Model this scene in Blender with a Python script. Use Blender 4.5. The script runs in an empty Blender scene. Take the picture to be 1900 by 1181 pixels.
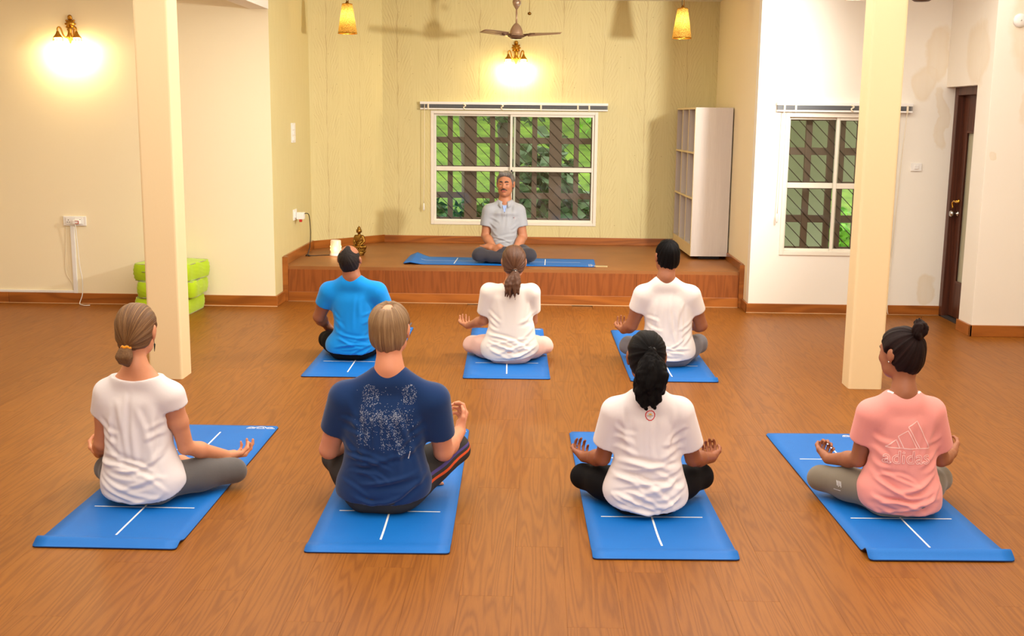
import bpy, bmesh, math, random
import numpy as np
from mathutils import Vector, Matrix
from mathutils.bvhtree import BVHTree

C = bpy.context.scene.collection
SC = bpy.context.scene

# ------------------------------------------------------------------ camera
CAM_H, PITCH, ROLL, YAW, FPX = 1.7457, .1763, .0110, -.0233, 2095.7
def camera():
    cp, sp, cy, sy = math.cos(PITCH), math.sin(PITCH), math.cos(YAW), math.sin(YAW)
    fw = Vector((sy*cp, cy*cp, -sp)); rt = Vector((cy, -sy, 0)); up = rt.cross(fw)
    cr, sr = math.cos(ROLL), math.sin(ROLL)
    r = rt*cr + up*sr; u = up*cr - rt*sr
    cd = bpy.data.cameras.new('camera'); co = bpy.data.objects.new('camera', cd); C.objects.link(co)
    cd.sensor_fit = 'HORIZONTAL'; cd.sensor_width = 36; cd.lens = 36*FPX/1900
    cd.clip_start = .05; cd.clip_end = 200
    co.matrix_world = Matrix(((r.x, u.x, -fw.x, 0), (r.y, u.y, -fw.y, 0), (r.z, u.z, -fw.z, CAM_H), (0, 0, 0, 1)))
    SC.camera = co
camera()

# ------------------------------------------------------------------ exposure, sky, lights
SC.view_settings.view_transform = 'Standard'; SC.view_settings.look = 'None'
SC.view_settings.gamma = 1; SC.view_settings.use_curve_mapping = False
SC.view_settings.exposure = 0.0
W = bpy.data.worlds.new('sky'); SC.world = W; W.use_nodes = True
bg = W.node_tree.nodes['Background']; bg.inputs[0].default_value = (.95, .97, 1, 1); bg.inputs[1].default_value = 2.6

def lamp(name, kind, loc, energy, col, aim=None, **kw):
    d = bpy.data.lights.new(name, kind); d.energy = energy; d.color = col
    for k, v in kw.items(): setattr(d, k, v)
    o = bpy.data.objects.new(name, d); C.objects.link(o); o.location = loc
    if aim is not None:
        o.rotation_euler = (Vector(aim)-Vector(loc)).to_track_quat('-Z', 'Y').to_euler()
    return o
# strobe standing behind the right pillar: throws the shadows on the alcove wall
lamp('strobe_light', 'SPOT', (2.50, 7.95, 2.28), 640, (1, .96, .90), aim=(-1.6, 11.0, 1.95), spot_size=math.radians(124), spot_blend=.85, shadow_soft_size=.10)
# broad bounced light from the front of the hall and from the ceiling
lamp('front_bounce_light', 'AREA', (.9, -1.6, 2.75), 205, (1, .965, .92), aim=(.3, 6.5, .6), shape='RECTANGLE', size=3.6, size_y=1.6)
lamp('ceiling_bounce_light', 'AREA', (.1, 5.7, 2.96), 450, (1, .945, .85), aim=(.1, 5.7, 0), shape='RECTANGLE', size=7.5, size_y=7)

# ------------------------------------------------------------------ colours and materials
def lin(r, g, b):
    f = lambda c: (c/255/12.92 if c/255 <= .04045 else ((c/255+.055)/1.055)**2.4)
    return (f(r), f(g), f(b), 1)
class NT:
    def __init__(s, name):
        s.m = bpy.data.materials.new(name); s.m.use_nodes = True; s.t = s.m.node_tree
        s.b = s.t.nodes['Principled BSDF']
    def n(s, typ, **kw):
        x = s.t.nodes.new(typ)
        for k, v in kw.items():
            if k.startswith('i_'):
                key = k[2:]; key = int(key) if key.isdigit() else key.replace('_', ' ')
                s.set(x.inputs[key], v)
            else: setattr(x, k, v)
        return x
    def set(s, sock, v):
        if isinstance(v, bpy.types.NodeSocket): s.t.links.new(v, sock)
        else: sock.default_value = v
    def p(s, **kw):
        for k, v in kw.items(): s.set(s.b.inputs[k.replace('_', ' ')], v)
    def coord(s, which='Object', scale=(1, 1, 1), loc=(0, 0, 0)):
        c = s.n('ShaderNodeTexCoord'); m = s.n('ShaderNodeMapping', i_Vector=c.outputs[which], i_Scale=scale, i_Location=loc)
        return m.outputs[0]
    def noise(s, v, scale, detail=3, rough=.5, dist=0):
        return s.n('ShaderNodeTexNoise', i_Vector=v, i_Scale=scale, i_Detail=detail, i_Roughness=rough, i_Distortion=dist).outputs['Fac']
    def math(s, op, a, b=0.0, clamp=False):
        x = s.n('ShaderNodeMath', operation=op, use_clamp=clamp); s.set(x.inputs[0], a); s.set(x.inputs[1], b); return x.outputs[0]
    def ramp(s, f, stops):
        x = s.n('ShaderNodeValToRGB'); s.set(x.inputs[0], f); e = x.color_ramp.elements
        while len(e) < len(stops): e.new(.5)
        for q, (p_, c) in zip(e, stops): q.position = p_; q.color = c if len(c) == 4 else (*c, 1)
        return x.outputs[0]
    def mix(s, f, a, b, mode='MIX'):
        x = s.n('ShaderNodeMix', data_type='RGBA', blend_type=mode)
        s.set(x.inputs['Factor'], f); s.set(x.inputs[6], a); s.set(x.inputs[7], b); return x.outputs[2]
    def bump(s, h, strength=.2, dist=.01):
        x = s.n('ShaderNodeBump', i_Height=h, i_Strength=strength, i_Distance=dist); s.p(Normal=x.outputs[0])
G = lambda v: (v, v, v, 1)

def plain(name, col, rough=.5, metal=0, bump=0, bscale=200, var=.06, **kw):
    m = NT(name); c = m.coord()
    n = m.noise(c, bscale*.1, 3)
    dark = tuple(x*(1-var) for x in col[:3])+(1,)
    m.p(Base_Color=m.mix(n, dark, col), Roughness=rough, Metallic=metal, **kw)
    if bump: m.bump(m.noise(c, bscale, 2), bump, .002)
    return m.m

def wall_paint(name, col):
    m = NT(name); c = m.coord()
    n = m.noise(c, 1.3, 4); d = tuple(x*.965 for x in col[:3])+(1,)
    m.p(Base_Color=m.mix(n, d, col), Roughness=.62)
    m.bump(m.noise(m.coord(scale=(1, 1, .25)), 160, 3, .6), .12, .003)
    return m.m
def wood(name, light, dark, axis=1, freq=1, rough=.4, var=True, ringscale=9, stretch=.11, contrast=1, coat=0, spec=.35, rnd=.22):
    m = NT(name); sc = [1, 1, 1]; sc[axis] = stretch
    base = m.n('ShaderNodeTexCoord').outputs['Object']
    if var:
        oi = m.n('ShaderNodeObjectInfo'); off = m.n('ShaderNodeVectorMath', operation='SCALE'); off.inputs[0].default_value = (37.1, 91.7, 13.3)
        m.set(off.inputs['Scale'], oi.outputs['Random'])
        base = m.n('ShaderNodeVectorMath', operation='ADD', i_0=base, i_1=off.outputs[0]).outputs[0]
    v = m.n('ShaderNodeMapping', i_Vector=base, i_Scale=tuple(x*freq for x in sc)).outputs[0]
    n1 = m.noise(v, 5.0, 1.5, .45, .25)
    rings = m.math('SINE', m.math('MULTIPLY', n1, ringscale*6.283))
    rings = m.math('ADD', m.math('MULTIPLY', rings, .5), .5)
    rings = m.math('POWER', rings, 1.6)
    sc2 = [90, 90, 90]; sc2[axis] = 3.0
    v2 = m.n('ShaderNodeMapping', i_Vector=base, i_Scale=tuple(sc2)).outputs[0]
    fib = m.noise(v2, 1.6*freq, 3, .6)
    big = m.noise(v, 1.1, 2)
    f = m.math('ADD', m.math('MULTIPLY', rings, .50*contrast), m.math('MULTIPLY', fib, .55))
    f = m.math('ADD', f, m.math('MULTIPLY', big, .35)); f = m.math('SUBTRACT', f, .22, True)
    mid = tuple((a+b)/2 for a, b in zip(light, dark))
    col = m.ramp(f, [(.05, light), (.5, mid), (.95, dark)])
    if var:
        col = m.mix(m.math('MULTIPLY', oi.outputs['Random'], rnd), col, tuple(x*.72 for x in dark[:3])+(1,))
    m.p(Base_Color=col, Roughness=rough, Coat_Weight=coat, Specular_IOR_Level=spec, Coat_Roughness=.25)
    m.bump(fib, .06, .002)
    return m.m

M = {}
M['cream'] = wall_paint('cream_wall_paint', lin(243, 230, 194))
M['white_wall'] = wall_paint('white_wall_paint', lin(240, 234, 220))
M['ceil'] = wall_paint('ceiling_paint', lin(240, 234, 222))
M['pillar'] = wall_paint('pillar_paint', lin(236, 211, 164))
M['floor'] = wood('oak_laminate', lin(149, 91, 29), lin(100, 53, 11), 1, 2.5, .40, True, 13, .05, .62, 0, .2, .05)
M['riser'] = wood('riser_laminate', lin(150, 84, 36), lin(110, 56, 20), 2, 2.2, .36, True, 7, .10, .7, 0, .35, .05)
M['skirting'] = wood('varnished_skirting', lin(176, 104, 40), lin(112, 58, 18), 0, 1.6, .3, True, 4, .12, .8, .2, .35, .08)
def stage_cover():
    m = NT('brown_stage_cover'); c = m.coord()
    f = m.math('ADD', m.math('MULTIPLY', m.noise(c, 900, 2), .5), m.math('MULTIPLY', m.noise(c, 3, 3), .5))
    m.p(Base_Color=m.ramp(f, [(.3, lin(126, 75, 28)), (.7, lin(156, 98, 42))]), Roughness=.5)
    m.bump(m.noise(c, 500, 2), .15, .002); return m.m
M['stage'] = stage_cover()
def wallpaper(branches=True):
    m = NT('olive_wallpaper' if branches else 'grasscloth_wallpaper')
    c = m.n('ShaderNodeTexCoord').outputs['Object']
    sx = m.n('ShaderNodeSeparateXYZ', i_Vector=c); x, z = sx.outputs[0], sx.outputs[2]
    cloth = m.noise(m.n('ShaderNodeMapping', i_Vector=c, i_Scale=(60, 60, 1.4)).outputs[0], 2, 4, .65)
    grain = m.noise(c, 260, 2)
    col = m.ramp(m.math('ADD', m.math('MULTIPLY', cloth, .6), m.math('MULTIPLY', grain, .4)), [(.3, lin(204, 190, 130)), (.7, lin(223, 212, 158))])
    if branches:
        wob = m.math('MULTIPLY', m.math('SUBTRACT', m.noise(m.n('ShaderNodeMapping', i_Vector=c, i_Scale=(2.2, 0, 3)).outputs[0], 1.6, 2), .5), .06)
        xx = m.math('ADD', x, wob)
        def trunkset(xo, per, w, reach, slope, pitch, zoff):
            u = m.math('SUBTRACT', m.math('MODULO', m.math('ADD', xx, 20+xo), per), per/2)
            au = m.math('ABSOLUTE', u)
            line = m.math('LESS_THAN', au, w)
            t = m.math('SUBTRACT', m.math('ADD', z, 10+zoff), m.math('MULTIPLY', m.math('POWER', au, .72), slope))
            sgn = m.math('MULTIPLY', m.math('GREATER_THAN', u, 0), pitch*.45)
            t = m.math('ADD', m.math('ADD', t, sgn), m.math('MULTIPLY', m.noise(c, 7, 3), .07))
            fr = m.math('MODULO', t, pitch)
            br = m.math('MULTIPLY', m.math('LESS_THAN', fr, .0080), m.math('LESS_THAN', au, reach))
            return m.math('MAXIMUM', line, m.math('MULTIPLY', br, .75))
        k = m.math('MAXIMUM', trunkset(.02, .455, .0028, .16, 1.75, .082, 0), trunkset(.24, .91, .0022, .11, 1.9, .11, .05))
        k = m.math('MULTIPLY', k, m.math('ADD', m.math('MULTIPLY', m.noise(c, 14, 2), 1.2), .4))
        k = m.math('MULTIPLY', m.math('MULTIPLY', k, m.math('MULTIPLY', m.math('SUBTRACT', m.noise(c, 5, 2), .25), 2.2, True)), .52, True)
        col = m.mix(k, col, lin(146, 100, 54))
        vo = m.n('ShaderNodeTexVoronoi', i_Vector=m.n('ShaderNodeMapping', i_Vector=c, i_Scale=(11, 0, 11)).outputs[0], i_Scale=1.0)
        dots = m.math('LESS_THAN', vo.outputs['Distance'], .055)
        col = m.mix(m.math('MULTIPLY', dots, .45), col, lin(128, 92, 50))
    m.p(Base_Color=col, Roughness=.6); m.bump(cloth, .12, .003); return m.m
M['paper'] = wallpaper(True); M['grass'] = wallpaper(False)
def stained(name, spots):
    m = NT(name); c = m.n('ShaderNodeTexCoord').outputs['Object']
    wn = m.n('ShaderNodeTexNoise', i_Vector=c, i_Scale=3.2, i_Detail=5)
    wv = m.n('ShaderNodeVectorMath', operation='SUBTRACT', i_0=wn.outputs['Color'], i_1=(.5, .5, .5)).outputs[0]
    wv = m.n('ShaderNodeVectorMath', operation='SCALE', i_0=wv); wv.inputs['Scale'].default_value = .30
    cw = m.n('ShaderNodeVectorMath', operation='ADD', i_0=c, i_1=wv.outputs[0]).outputs[0]
    tot = None
    for (px, py, pz, rx, rz, a) in spots:
        q = m.n('ShaderNodeVectorMath', operation='SUBTRACT', i_0=cw, i_1=(px, py, pz)).outputs[0]
        q = m.n('ShaderNodeVectorMath', operation='MULTIPLY', i_0=q, i_1=(1/rx, 1/rx, 1/rz)).outputs[0]
        L = m.n('ShaderNodeVectorMath', operation='LENGTH', i_0=q).outputs['Value']
        e = m.math('MULTIPLY', m.math('SUBTRACT', 1.10, L), 5, True)
        edge = m.math('ADD', .65, m.math('MULTIPLY', m.math('POWER', L, 4), .35), True)
        e = m.math('MULTIPLY', m.math('MULTIPLY', e, edge), a*.62)
        tot = e if tot is None else m.math('MAXIMUM', tot, e)
    drip = m.noise(m.n('ShaderNodeMapping', i_Vector=c, i_Scale=(30, 30, 1.2)).outputs[0], 1, 3)
    tot = m.math('MULTIPLY', tot, m.math('ADD', .62, m.math('MULTIPLY', drip, .6)), True)
    n = m.noise(c, 1.3, 4)
    base = m.mix(n, lin(234, 228, 214), lin(241, 236, 224))
    m.p(Base_Color=m.mix(tot, base, lin(212, 180, 112)), Roughness=.62)
    m.bump(m.noise(c, 150, 3), .1, .003); return m.m
M['stain'] = stained('damp_stained_wall', [(3.50, 10.28, 2.33, .13, .26, .55), (3.40, 10.28, 2.08, .12, .20, .55), (3.56, 10.28, 1.75, .05, .28, .5), (3.55, 10.28, .22, .10, .13, .6)])
M['stain2'] = stained('damp_stained_pier', [(3.66, 9.265, 1.47, .045, .045, .5), (4.02, 9.265, 2.50, .34, .42, .5), (3.95, 9.265, 2.0, .10, .3, .4), (3.58, 9.6, 2.3, .25, .25, .45)])

M['white_plastic'] = plain('white_plastic', lin(238, 236, 230), .35)
M['cream_plastic'] = plain('cream_plastic', lin(236, 224, 196), .4)
M['upvc'] = plain('white_window_plastic', lin(236, 230, 214), .35)
M['dark_wood'] = wood('dark_brown_wood', lin(98, 54, 36), lin(66, 34, 22), 2, 1, .4, True)
M['lattice'] = plain('brown_painted_lattice', lin(126, 102, 88), .6, var=.2)
M['bar'] = plain('dark_grille_metal', lin(70, 50, 40), .5)
M['brass'] = plain('antique_brass', lin(206, 154, 60), .38, 1, .15, 60, .25)
M['brass_dark'] = plain('aged_brass', lin(150, 110, 46), .42, 1, .2, 80, .35)
M['gold'] = plain('polished_gold', lin(214, 160, 60), .22, 1)
M['steel'] = plain('polished_steel', lin(200, 198, 194), .2, 1)
M['fan'] = plain('metallic_beige_fan', lin(176, 146, 118), .35, .5)
M['fan_dark'] = plain('brown_fan_trim', lin(92, 62, 40), .4, .3)
M['black'] = plain('black_plastic', lin(26, 24, 24), .4)
M['red'] = plain('red_plastic', lin(190, 40, 30), .4)
M['slat'] = plain('grey_blind_slat', lin(118, 122, 128), .4)
M['white_mark'] = plain('white_print', lin(240, 240, 240), .6)
M['navy_mark'] = plain('dark_navy_print', lin(22, 26, 48), .6)
M['red_mark'] = plain('red_print', lin(206, 40, 48), .6)
M['yellow_mark'] = plain('yellow_print', lin(238, 176, 30), .6)
M['grey_mark'] = plain('grey_print', lin(110, 100, 96), .6)
M['pink_mark'] = plain('pale_pink_print', lin(255, 206, 196), .6)
M['phone'] = plain('gold_phone_shell', lin(198, 172, 122), .3, .5)

def emit(name, col, strength, base=None):
    m = NT(name); m.p(Base_Color=base or col, Emission_Color=col, Emission_Strength=strength, Roughness=.4); return m.m
def glass():
    m = NT('window_glass'); t = m.t
    out = [n for n in t.nodes if n.type == 'OUTPUT_MATERIAL'][0]
    tr = m.n('ShaderNodeBsdfTransparent'); tr.inputs[0].default_value = (.93, .95, .92, 1)
    gl = m.n('ShaderNodeBsdfGlossy'); gl.inputs['Roughness'].default_value = .04
    fr = m.n('ShaderNodeFresnel'); fr.inputs[0].default_value = 1.5
    mx = m.n('ShaderNodeMixShader'); m.set(mx.inputs[0], fr.outputs[0]); m.set(mx.inputs[1], tr.outputs[0]); m.set(mx.inputs[2], gl.outputs[0])
    t.links.new(mx.outputs[0], out.inputs[0]); return m.m
M['glass'] = glass()
def frosted():
    m = NT('frosted_door_glass'); m.p(Base_Color=lin(176, 172, 146), Roughness=.35, Transmission_Weight=.0)
    m.bump(m.noise(m.coord(), 220, 2), .3, .002); return m.m
M['frost'] = frosted()
def translucent(name, col, col2, scale, tw=.55, metal=False):
    m = NT(name); t = m.t; out = [n for n in t.nodes if n.type == 'OUTPUT_MATERIAL'][0]
    c = m.coord(); sp = m.noise(c, scale, 3, .7); cc = m.ramp(sp, [(.40, col2), (.56, col)])
    d = m.n('ShaderNodeBsdfDiffuse', i_Color=cc); tl = m.n('ShaderNodeBsdfTranslucent', i_Color=cc)
    mx = m.n('ShaderNodeMixShader'); mx.inputs[0].default_value = tw
    m.set(mx.inputs[1], d.outputs[0]); m.set(mx.inputs[2], tl.outputs[0])
    g = m.n('ShaderNodeBsdfGlossy', i_Color=cc); g.inputs['Roughness'].default_value = .35
    m2 = m.n('ShaderNodeMixShader'); m2.inputs[0].default_value = .12
    m.set(m2.inputs[1], mx.outputs[0]); m.set(m2.inputs[2], g.outputs[0])
    t.links.new(m2.outputs[0], out.inputs[0]); return m.m
M['shade'] = translucent('gold_speckled_shade', lin(220, 178, 90), lin(110, 74, 24), 190, .32)
M['porcelain'] = translucent('white_porcelain', lin(244, 238, 228), lin(240, 232, 220), 5, .25)

def fabric(name, col, var=.08, weave=900, rough=.85, bump=.12, heather=0, sheen=.2):
    m = NT(name); c = m.coord()
    f = m.noise(c, weave, 2)
    dark = tuple(x*(1-var-heather) for x in col[:3])+(1,)
    k = m.math('ADD', m.math('MULTIPLY', f, .6), m.math('MULTIPLY', m.noise(c, 12, 3), .4)) if not heather else m.noise(m.n('ShaderNodeMapping', i_Vector=c, i_Scale=(1, 1, 2.5)).outputs[0], weave*.4, 3, .7)
    m.p(Base_Color=m.mix(k, dark, col), Roughness=rough, Sheen_Weight=sheen, Sheen_Roughness=.5, Specular_IOR_Level=.2)
    m.bump(m.math('ADD', f, m.math('MULTIPLY', m.noise(c, 45, 3, .6), 1.5)), bump, .003)
    return m.m
def mat_rubber():
    m = NT('blue_mat_rubber'); c = m.coord(); f = m.noise(c, 420, 2, .6); g = m.noise(c, 5, 3)
    m.p(Base_Color=m.mix(m.math('ADD', m.math('MULTIPLY', f, .6), m.math('MULTIPLY', g, .4)), lin(0, 88, 168), lin(4, 116, 202)), Roughness=.55, Specular_IOR_Level=.35)
    m.bump(f, .25, .002); return m.m
M['mat'] = mat_rubber()
M['mat_edge'] = plain('dark_mat_underside', lin(14, 40, 92), .7)
M['cushion'] = fabric('lime_green_canvas', lin(176, 208, 20), .14, 500, .8, .2)
M['piping'] = fabric('grey_piping', lin(168, 172, 120), .1)
def skin(name, col, lipcol):
    m = NT(name); c = m.coord()
    n = m.noise(c, 18, 4); dk = (col[0]*.86, col[1]*.80, col[2]*.78, 1)
    a = m.n('ShaderNodeAttribute'); a.attribute_name = 'lip'
    cc = m.mix(n, dk, col); cc = m.mix(a.outputs['Fac'], cc, lipcol)
    m.p(Base_Color=cc, Roughness=.5, Subsurface_Weight=.12, Subsurface_Radius=(.012, .005, .003), Specular_IOR_Level=.35)
    m.bump(m.noise(c, 300, 2), .06, .001); return m.m
SKIN_L = skin('fair_skin', lin(216, 150, 112), lin(190, 96, 84))
SKIN_P = skin('ruddy_skin', lin(222, 152, 116), lin(190, 96, 84))
SKIN_T = skin('tan_skin', lin(184, 126, 92), lin(160, 84, 70))
SKIN_B = skin('brown_skin', lin(162, 105, 74), lin(136, 74, 62))
SKIN_D = skin('deep_brown_skin', lin(150, 90, 58), lin(122, 66, 56))
def hair_mat(name, a, b, c_, rough=.42, spec=.4):
    m = NT(name); at = m.n('ShaderNodeAttribute'); at.attribute_name = 'strand'
    f = m.n('ShaderNodeTexNoise', i_Vector=at.outputs['Vector'], i_Scale=13, i_Detail=6, i_Roughness=.75).outputs['Fac']
    m.p(Base_Color=m.ramp(f, [(.30, a), (.52, b), (.72, c_)]), Roughness=rough, Specular_IOR_Level=spec)
    m.bump(f, .55, .006); return m.m
H_LBROWN = hair_mat('light_brown_hair', lin(58, 36, 18), lin(112, 76, 40), lin(190, 144, 88))
H_GREYBR = hair_mat('greying_brown_hair', lin(78, 54, 34), lin(138, 104, 68), lin(196, 164, 118))
H_BLACK = hair_mat('black_hair', lin(6, 5, 5), lin(12, 9, 9), lin(26, 20, 18), .5, .10)
H_DBROWN = hair_mat('dark_brown_hair', lin(16, 8, 8), lin(30, 16, 14), lin(58, 30, 25), .5, .12)
H_MBROWN = hair_mat('chestnut_hair', lin(52, 30, 16), lin(88, 52, 28), lin(132, 86, 50))
H_GREY = hair_mat('grey_hair', lin(36, 33, 31), lin(98, 93, 88), lin(176, 168, 156))
H_THIN = hair_mat('cropped_dark_hair', lin(20, 16, 15), lin(34, 28, 25), lin(70, 58, 52), .6, .2)

# ------------------------------------------------------------------ mesh helpers
def tagit(o, label=None, cat=None, group=None, kind=None):
    if label: o['label'] = label
    if cat: o['category'] = cat
    if group: o['group'] = group
    if kind: o['kind'] = kind
    return o
def thing(name, label, cat, loc=(0, 0, 0), rz=0, group=None):
    o = bpy.data.objects.new(name, None); C.objects.link(o); o.location = loc; o.rotation_euler = (0, 0, rz)
    o.empty_display_size = .1
    return tagit(o, label, cat, group)
def link(name, me, mats, parent=None, smooth=False, loc=None, rz=None):
    for m in (mats if isinstance(mats, (list, tuple)) else [mats]): me.materials.append(m)
    if smooth: me.polygons.foreach_set('use_smooth', [True]*len(me.polygons))
    o = bpy.data.objects.new(name, me); C.objects.link(o)
    if parent is not None: o.parent = parent
    if loc is not None: o.location = loc
    if rz is not None: o.rotation_euler = (0, 0, rz)
    return o
def from_bm(name, bm, mats, parent=None, smooth=False, **kw):
    bmesh.ops.recalc_face_normals(bm, faces=bm.faces)
    me = bpy.data.meshes.new(name); bm.to_mesh(me); bm.free()
    return link(name, me, mats, parent, smooth, **kw)
def bm_box(bm, lo, hi, bevel=0, seg=2):
    lo, hi = Vector(lo), Vector(hi); c = (lo+hi)/2; d = hi-lo
    r = bmesh.ops.create_cube(bm, size=1, matrix=Matrix.Translation(c) @ Matrix.Diagonal((*d, 1)))
    if bevel:
        es = list({e for v in r['verts'] for e in v.link_edges})
        bmesh.ops.bevel(bm, geom=es, offset=bevel, segments=seg, affect='EDGES', profile=.6)
def box(name, lo, hi, mats, parent=None, bevel=0, seg=2, **kw):
    bm = bmesh.new(); bm_box(bm, lo, hi, bevel, seg); return from_bm(name, bm, mats, parent, **kw)
def boxes(name, lst, mats, parent=None, bevel=0, **kw):
    bm = bmesh.new()
    for lo, hi in lst: bm_box(bm, lo, hi, bevel)
    return from_bm(name, bm, mats, parent, **kw)
def bm_lathe(bm, prof, segs=24, c=(0, 0, 0), axis=None, cap=True):
    c = Vector(c); rings = []
    q = Vector(axis).to_track_quat('Z', 'Y') if axis is not None else None
    for r, z in prof:
        ring = []
        for i in range(segs):
            a = 2*math.pi*i/segs; p = Vector((r*math.cos(a), r*math.sin(a), z))
            if q: p = q @ p
            ring.append(bm.verts.new(c+p))
        rings.append(ring)
    for A, B in zip(rings, rings[1:]):
        for i in range(segs):
            j = (i+1) % segs; bm.faces.new((A[i], A[j], B[j], B[i]))
    if cap:
        if prof[0][0] > 1e-6: bm.faces.new(rings[0][::-1])
        if prof[-1][0] > 1e-6: bm.faces.new(rings[-1])
def lathe(name, prof, mats, parent=None, segs=24, c=(0, 0, 0), axis=None, cap=True, smooth=True, **kw):
    bm = bmesh.new(); bm_lathe(bm, prof, segs, c, axis, cap); return from_bm(name, bm, mats, parent, smooth, **kw)
def smooth_path(pts, n=6):
    P = [Vector(p) for p in pts]; out = []
    for i in range(len(P)-1):
        p0 = P[max(i-1, 0)]; p1, p2 = P[i], P[i+1]; p3 = P[min(i+2, len(P)-1)]
        for k in range(n):
            t = k/n
            out.append(.5*((2*p1)+(p2-p0)*t+(2*p0-5*p1+4*p2-p3)*t*t+(3*p1-p0-3*p2+p3)*t**3))
    out.append(P[-1]); return out
def bm_tube(bm, pts, r, segs=8):
    P = [Vector(p) for p in pts]; n = len(P); R = r if isinstance(r, (list, tuple)) else [r]*n
    T = [(P[min(i+1, n-1)]-P[max(i-1, 0)]).normalized() for i in range(n)]
    up = Vector((0, 0, 1)) if abs(T[0].z) < .9 else Vector((1, 0, 0)); rings = []
    u = (up - T[0]*up.dot(T[0])).normalized()
    for i in range(n):
        u = (u - T[i]*u.dot(T[i])).normalized(); w = T[i].cross(u)
        rings.append([bm.verts.new(P[i]+(u*math.cos(2*math.pi*k/segs)+w*math.sin(2*math.pi*k/segs))*R[i]) for k in range(segs)])
    for A, B in zip(rings, rings[1:]):
        for i in range(segs): bm.faces.new((A[i], A[(i+1) % segs], B[(i+1) % segs], B[i]))
    bm.faces.new(rings[0][::-1]); bm.faces.new(rings[-1])
def tube(name, pts, r, mats, parent=None, segs=8, curve=0, **kw):
    bm = bmesh.new(); bm_tube(bm, smooth_path(pts, curve) if curve else pts, r, segs)
    return from_bm(name, bm, mats, parent, True, **kw)
def struct(o): o['kind'] = 'structure'; return o

# ------------------------------------------------------------------ the room
YB, YL, XAL, XAR = 12.70, 10.23, -2.42, 1.925      # back wall, left/right front walls, alcove sides
YR, ZC, ZP, YP = 10.28, 3.0, .3346, 10.55          # right wall, ceiling, stage height, stage front
CH0, CH1 = (XAL, 11.95), (-1.755, YB)              # chamfered corner of the alcove

# floor: a sub-floor slab with separate laminate boards on it
fl = struct(box('floor', (-6.2, -3, -.12), (5.2, 10.9, -.009), M['floor']))
bm = bmesh.new(); PWID, PLEN = .1965, 1.235
bm_box(bm, (-PWID/2+.0001, -PLEN/2+.0002, -.008), (PWID/2-.0001, PLEN/2-.0002, 0), .0004, 1)
bmesh.ops.recalc_face_normals(bm, faces=bm.faces)
pl_me = bpy.data.meshes.new('plank'); bm.to_mesh(pl_me); bm.free(); pl_me.materials.append(M['floor'])
bmr = bmesh.new(); cells = []
for i in range(-31, 27):
    off = (i*7 % 5)/5*PLEN
    for j in range(-3, 9):
        x, y = i*PWID+.02, j*PLEN+off+.1
        if y > 10.9 or x < -6.1 or x > 5.1 or y < -2.3: continue
        vis = (-5.0 < x < 4.3) and (3.3 < y < 10.9) and abs(x+.02*y+.05) < .47*y+.35
        cells.append((not vis, -(8 if vis else 0), abs(y-5.2)+.5*abs(x), x, y))
cells.sort()
for k, (hid, _, _, x, y) in enumerate(cells):
    if k < 295 and not hid:
        o = bpy.data.objects.new('plank', pl_me); C.objects.link(o); o.parent = fl; o.location = (x, y, 0)
    else: bm_box(bmr, (x-PWID/2+.0003, y-PLEN/2+.0003, -.008), (x+PWID/2-.0003, y+PLEN/2-.0003, 0))
o = from_bm('outlying_planks', bmr, M['floor'], fl); o['kind'] = 'stuff'

struct(box('ceiling', (-6.2, -3, ZC), (5.2, 13.0, ZC+.1), M['ceil']))
struct(box('wall_left', (-6.2, YL, 0), (XAL-.002, YL+.12, ZC), M['cream']))
struct(box('wall_far_left', (-6.3, -3, 0), (-6.2, YL+.1, ZC), M['cream']))
struct(box('wall_near', (-6.2, -3.1, 0), (5.2, -3, ZC), M['cream']))
struct(box('wall_far_right', (5.2, -3, 0), (5.3, 9.4, ZC), M['cream']))
# alcove: left side, chamfer, back wall with window opening, right side
struct(box('wall_alcove_left', (.003, 0, 0), (CH0[1]-YL, .10, ZC), M['grass'], loc=(XAL, YL, 0), rz=math.pi/2))
chl = math.hypot(CH1[0]-CH0[0], CH1[1]-CH0[1]); cha = math.atan2(CH1[1]-CH0[1], CH1[0]-CH0[0])
struct(box('wall_alcove_chamfer', (-.04, 0, 0), (chl+.04, .10, ZC), M['paper'], loc=(CH0[0], CH0[1], 0), rz=cha))
WX0, WX1, WZ0, WZ1 = -1.222, .632, .545, 1.807
struct(boxes('wall_back', [((CH1[0]-.1, YB, 0), (WX0, YB+.12, ZC)), ((WX1, YB, 0), (XAR+.12, YB+.12, ZC)),
    ((WX0, YB, 0), (WX1, YB+.12, WZ0)), ((WX0, YB, WZ1), (WX1, YB+.12, ZC))], M['paper']))
struct(box('wall_alcove_right', (XAR, YR+.12, 0), (XAR+.12, YB, ZC), M['cream']))
# right wall with window opening
VX0, VX1, VZ0, VZ1 = 2.182, 3.19, .535, 1.807
struct(boxes('wall_right', [((XAR, YR, 0), (VX0, YR+.12, ZC)), ((VX1, YR, 0), (3.78, YR+.12, ZC)),
    ((VX0, YR, 0), (VX1, YR+.12, VZ0)), ((VX0, YR, VZ1), (VX1, YR+.12, ZC))], M['stain']))
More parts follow.
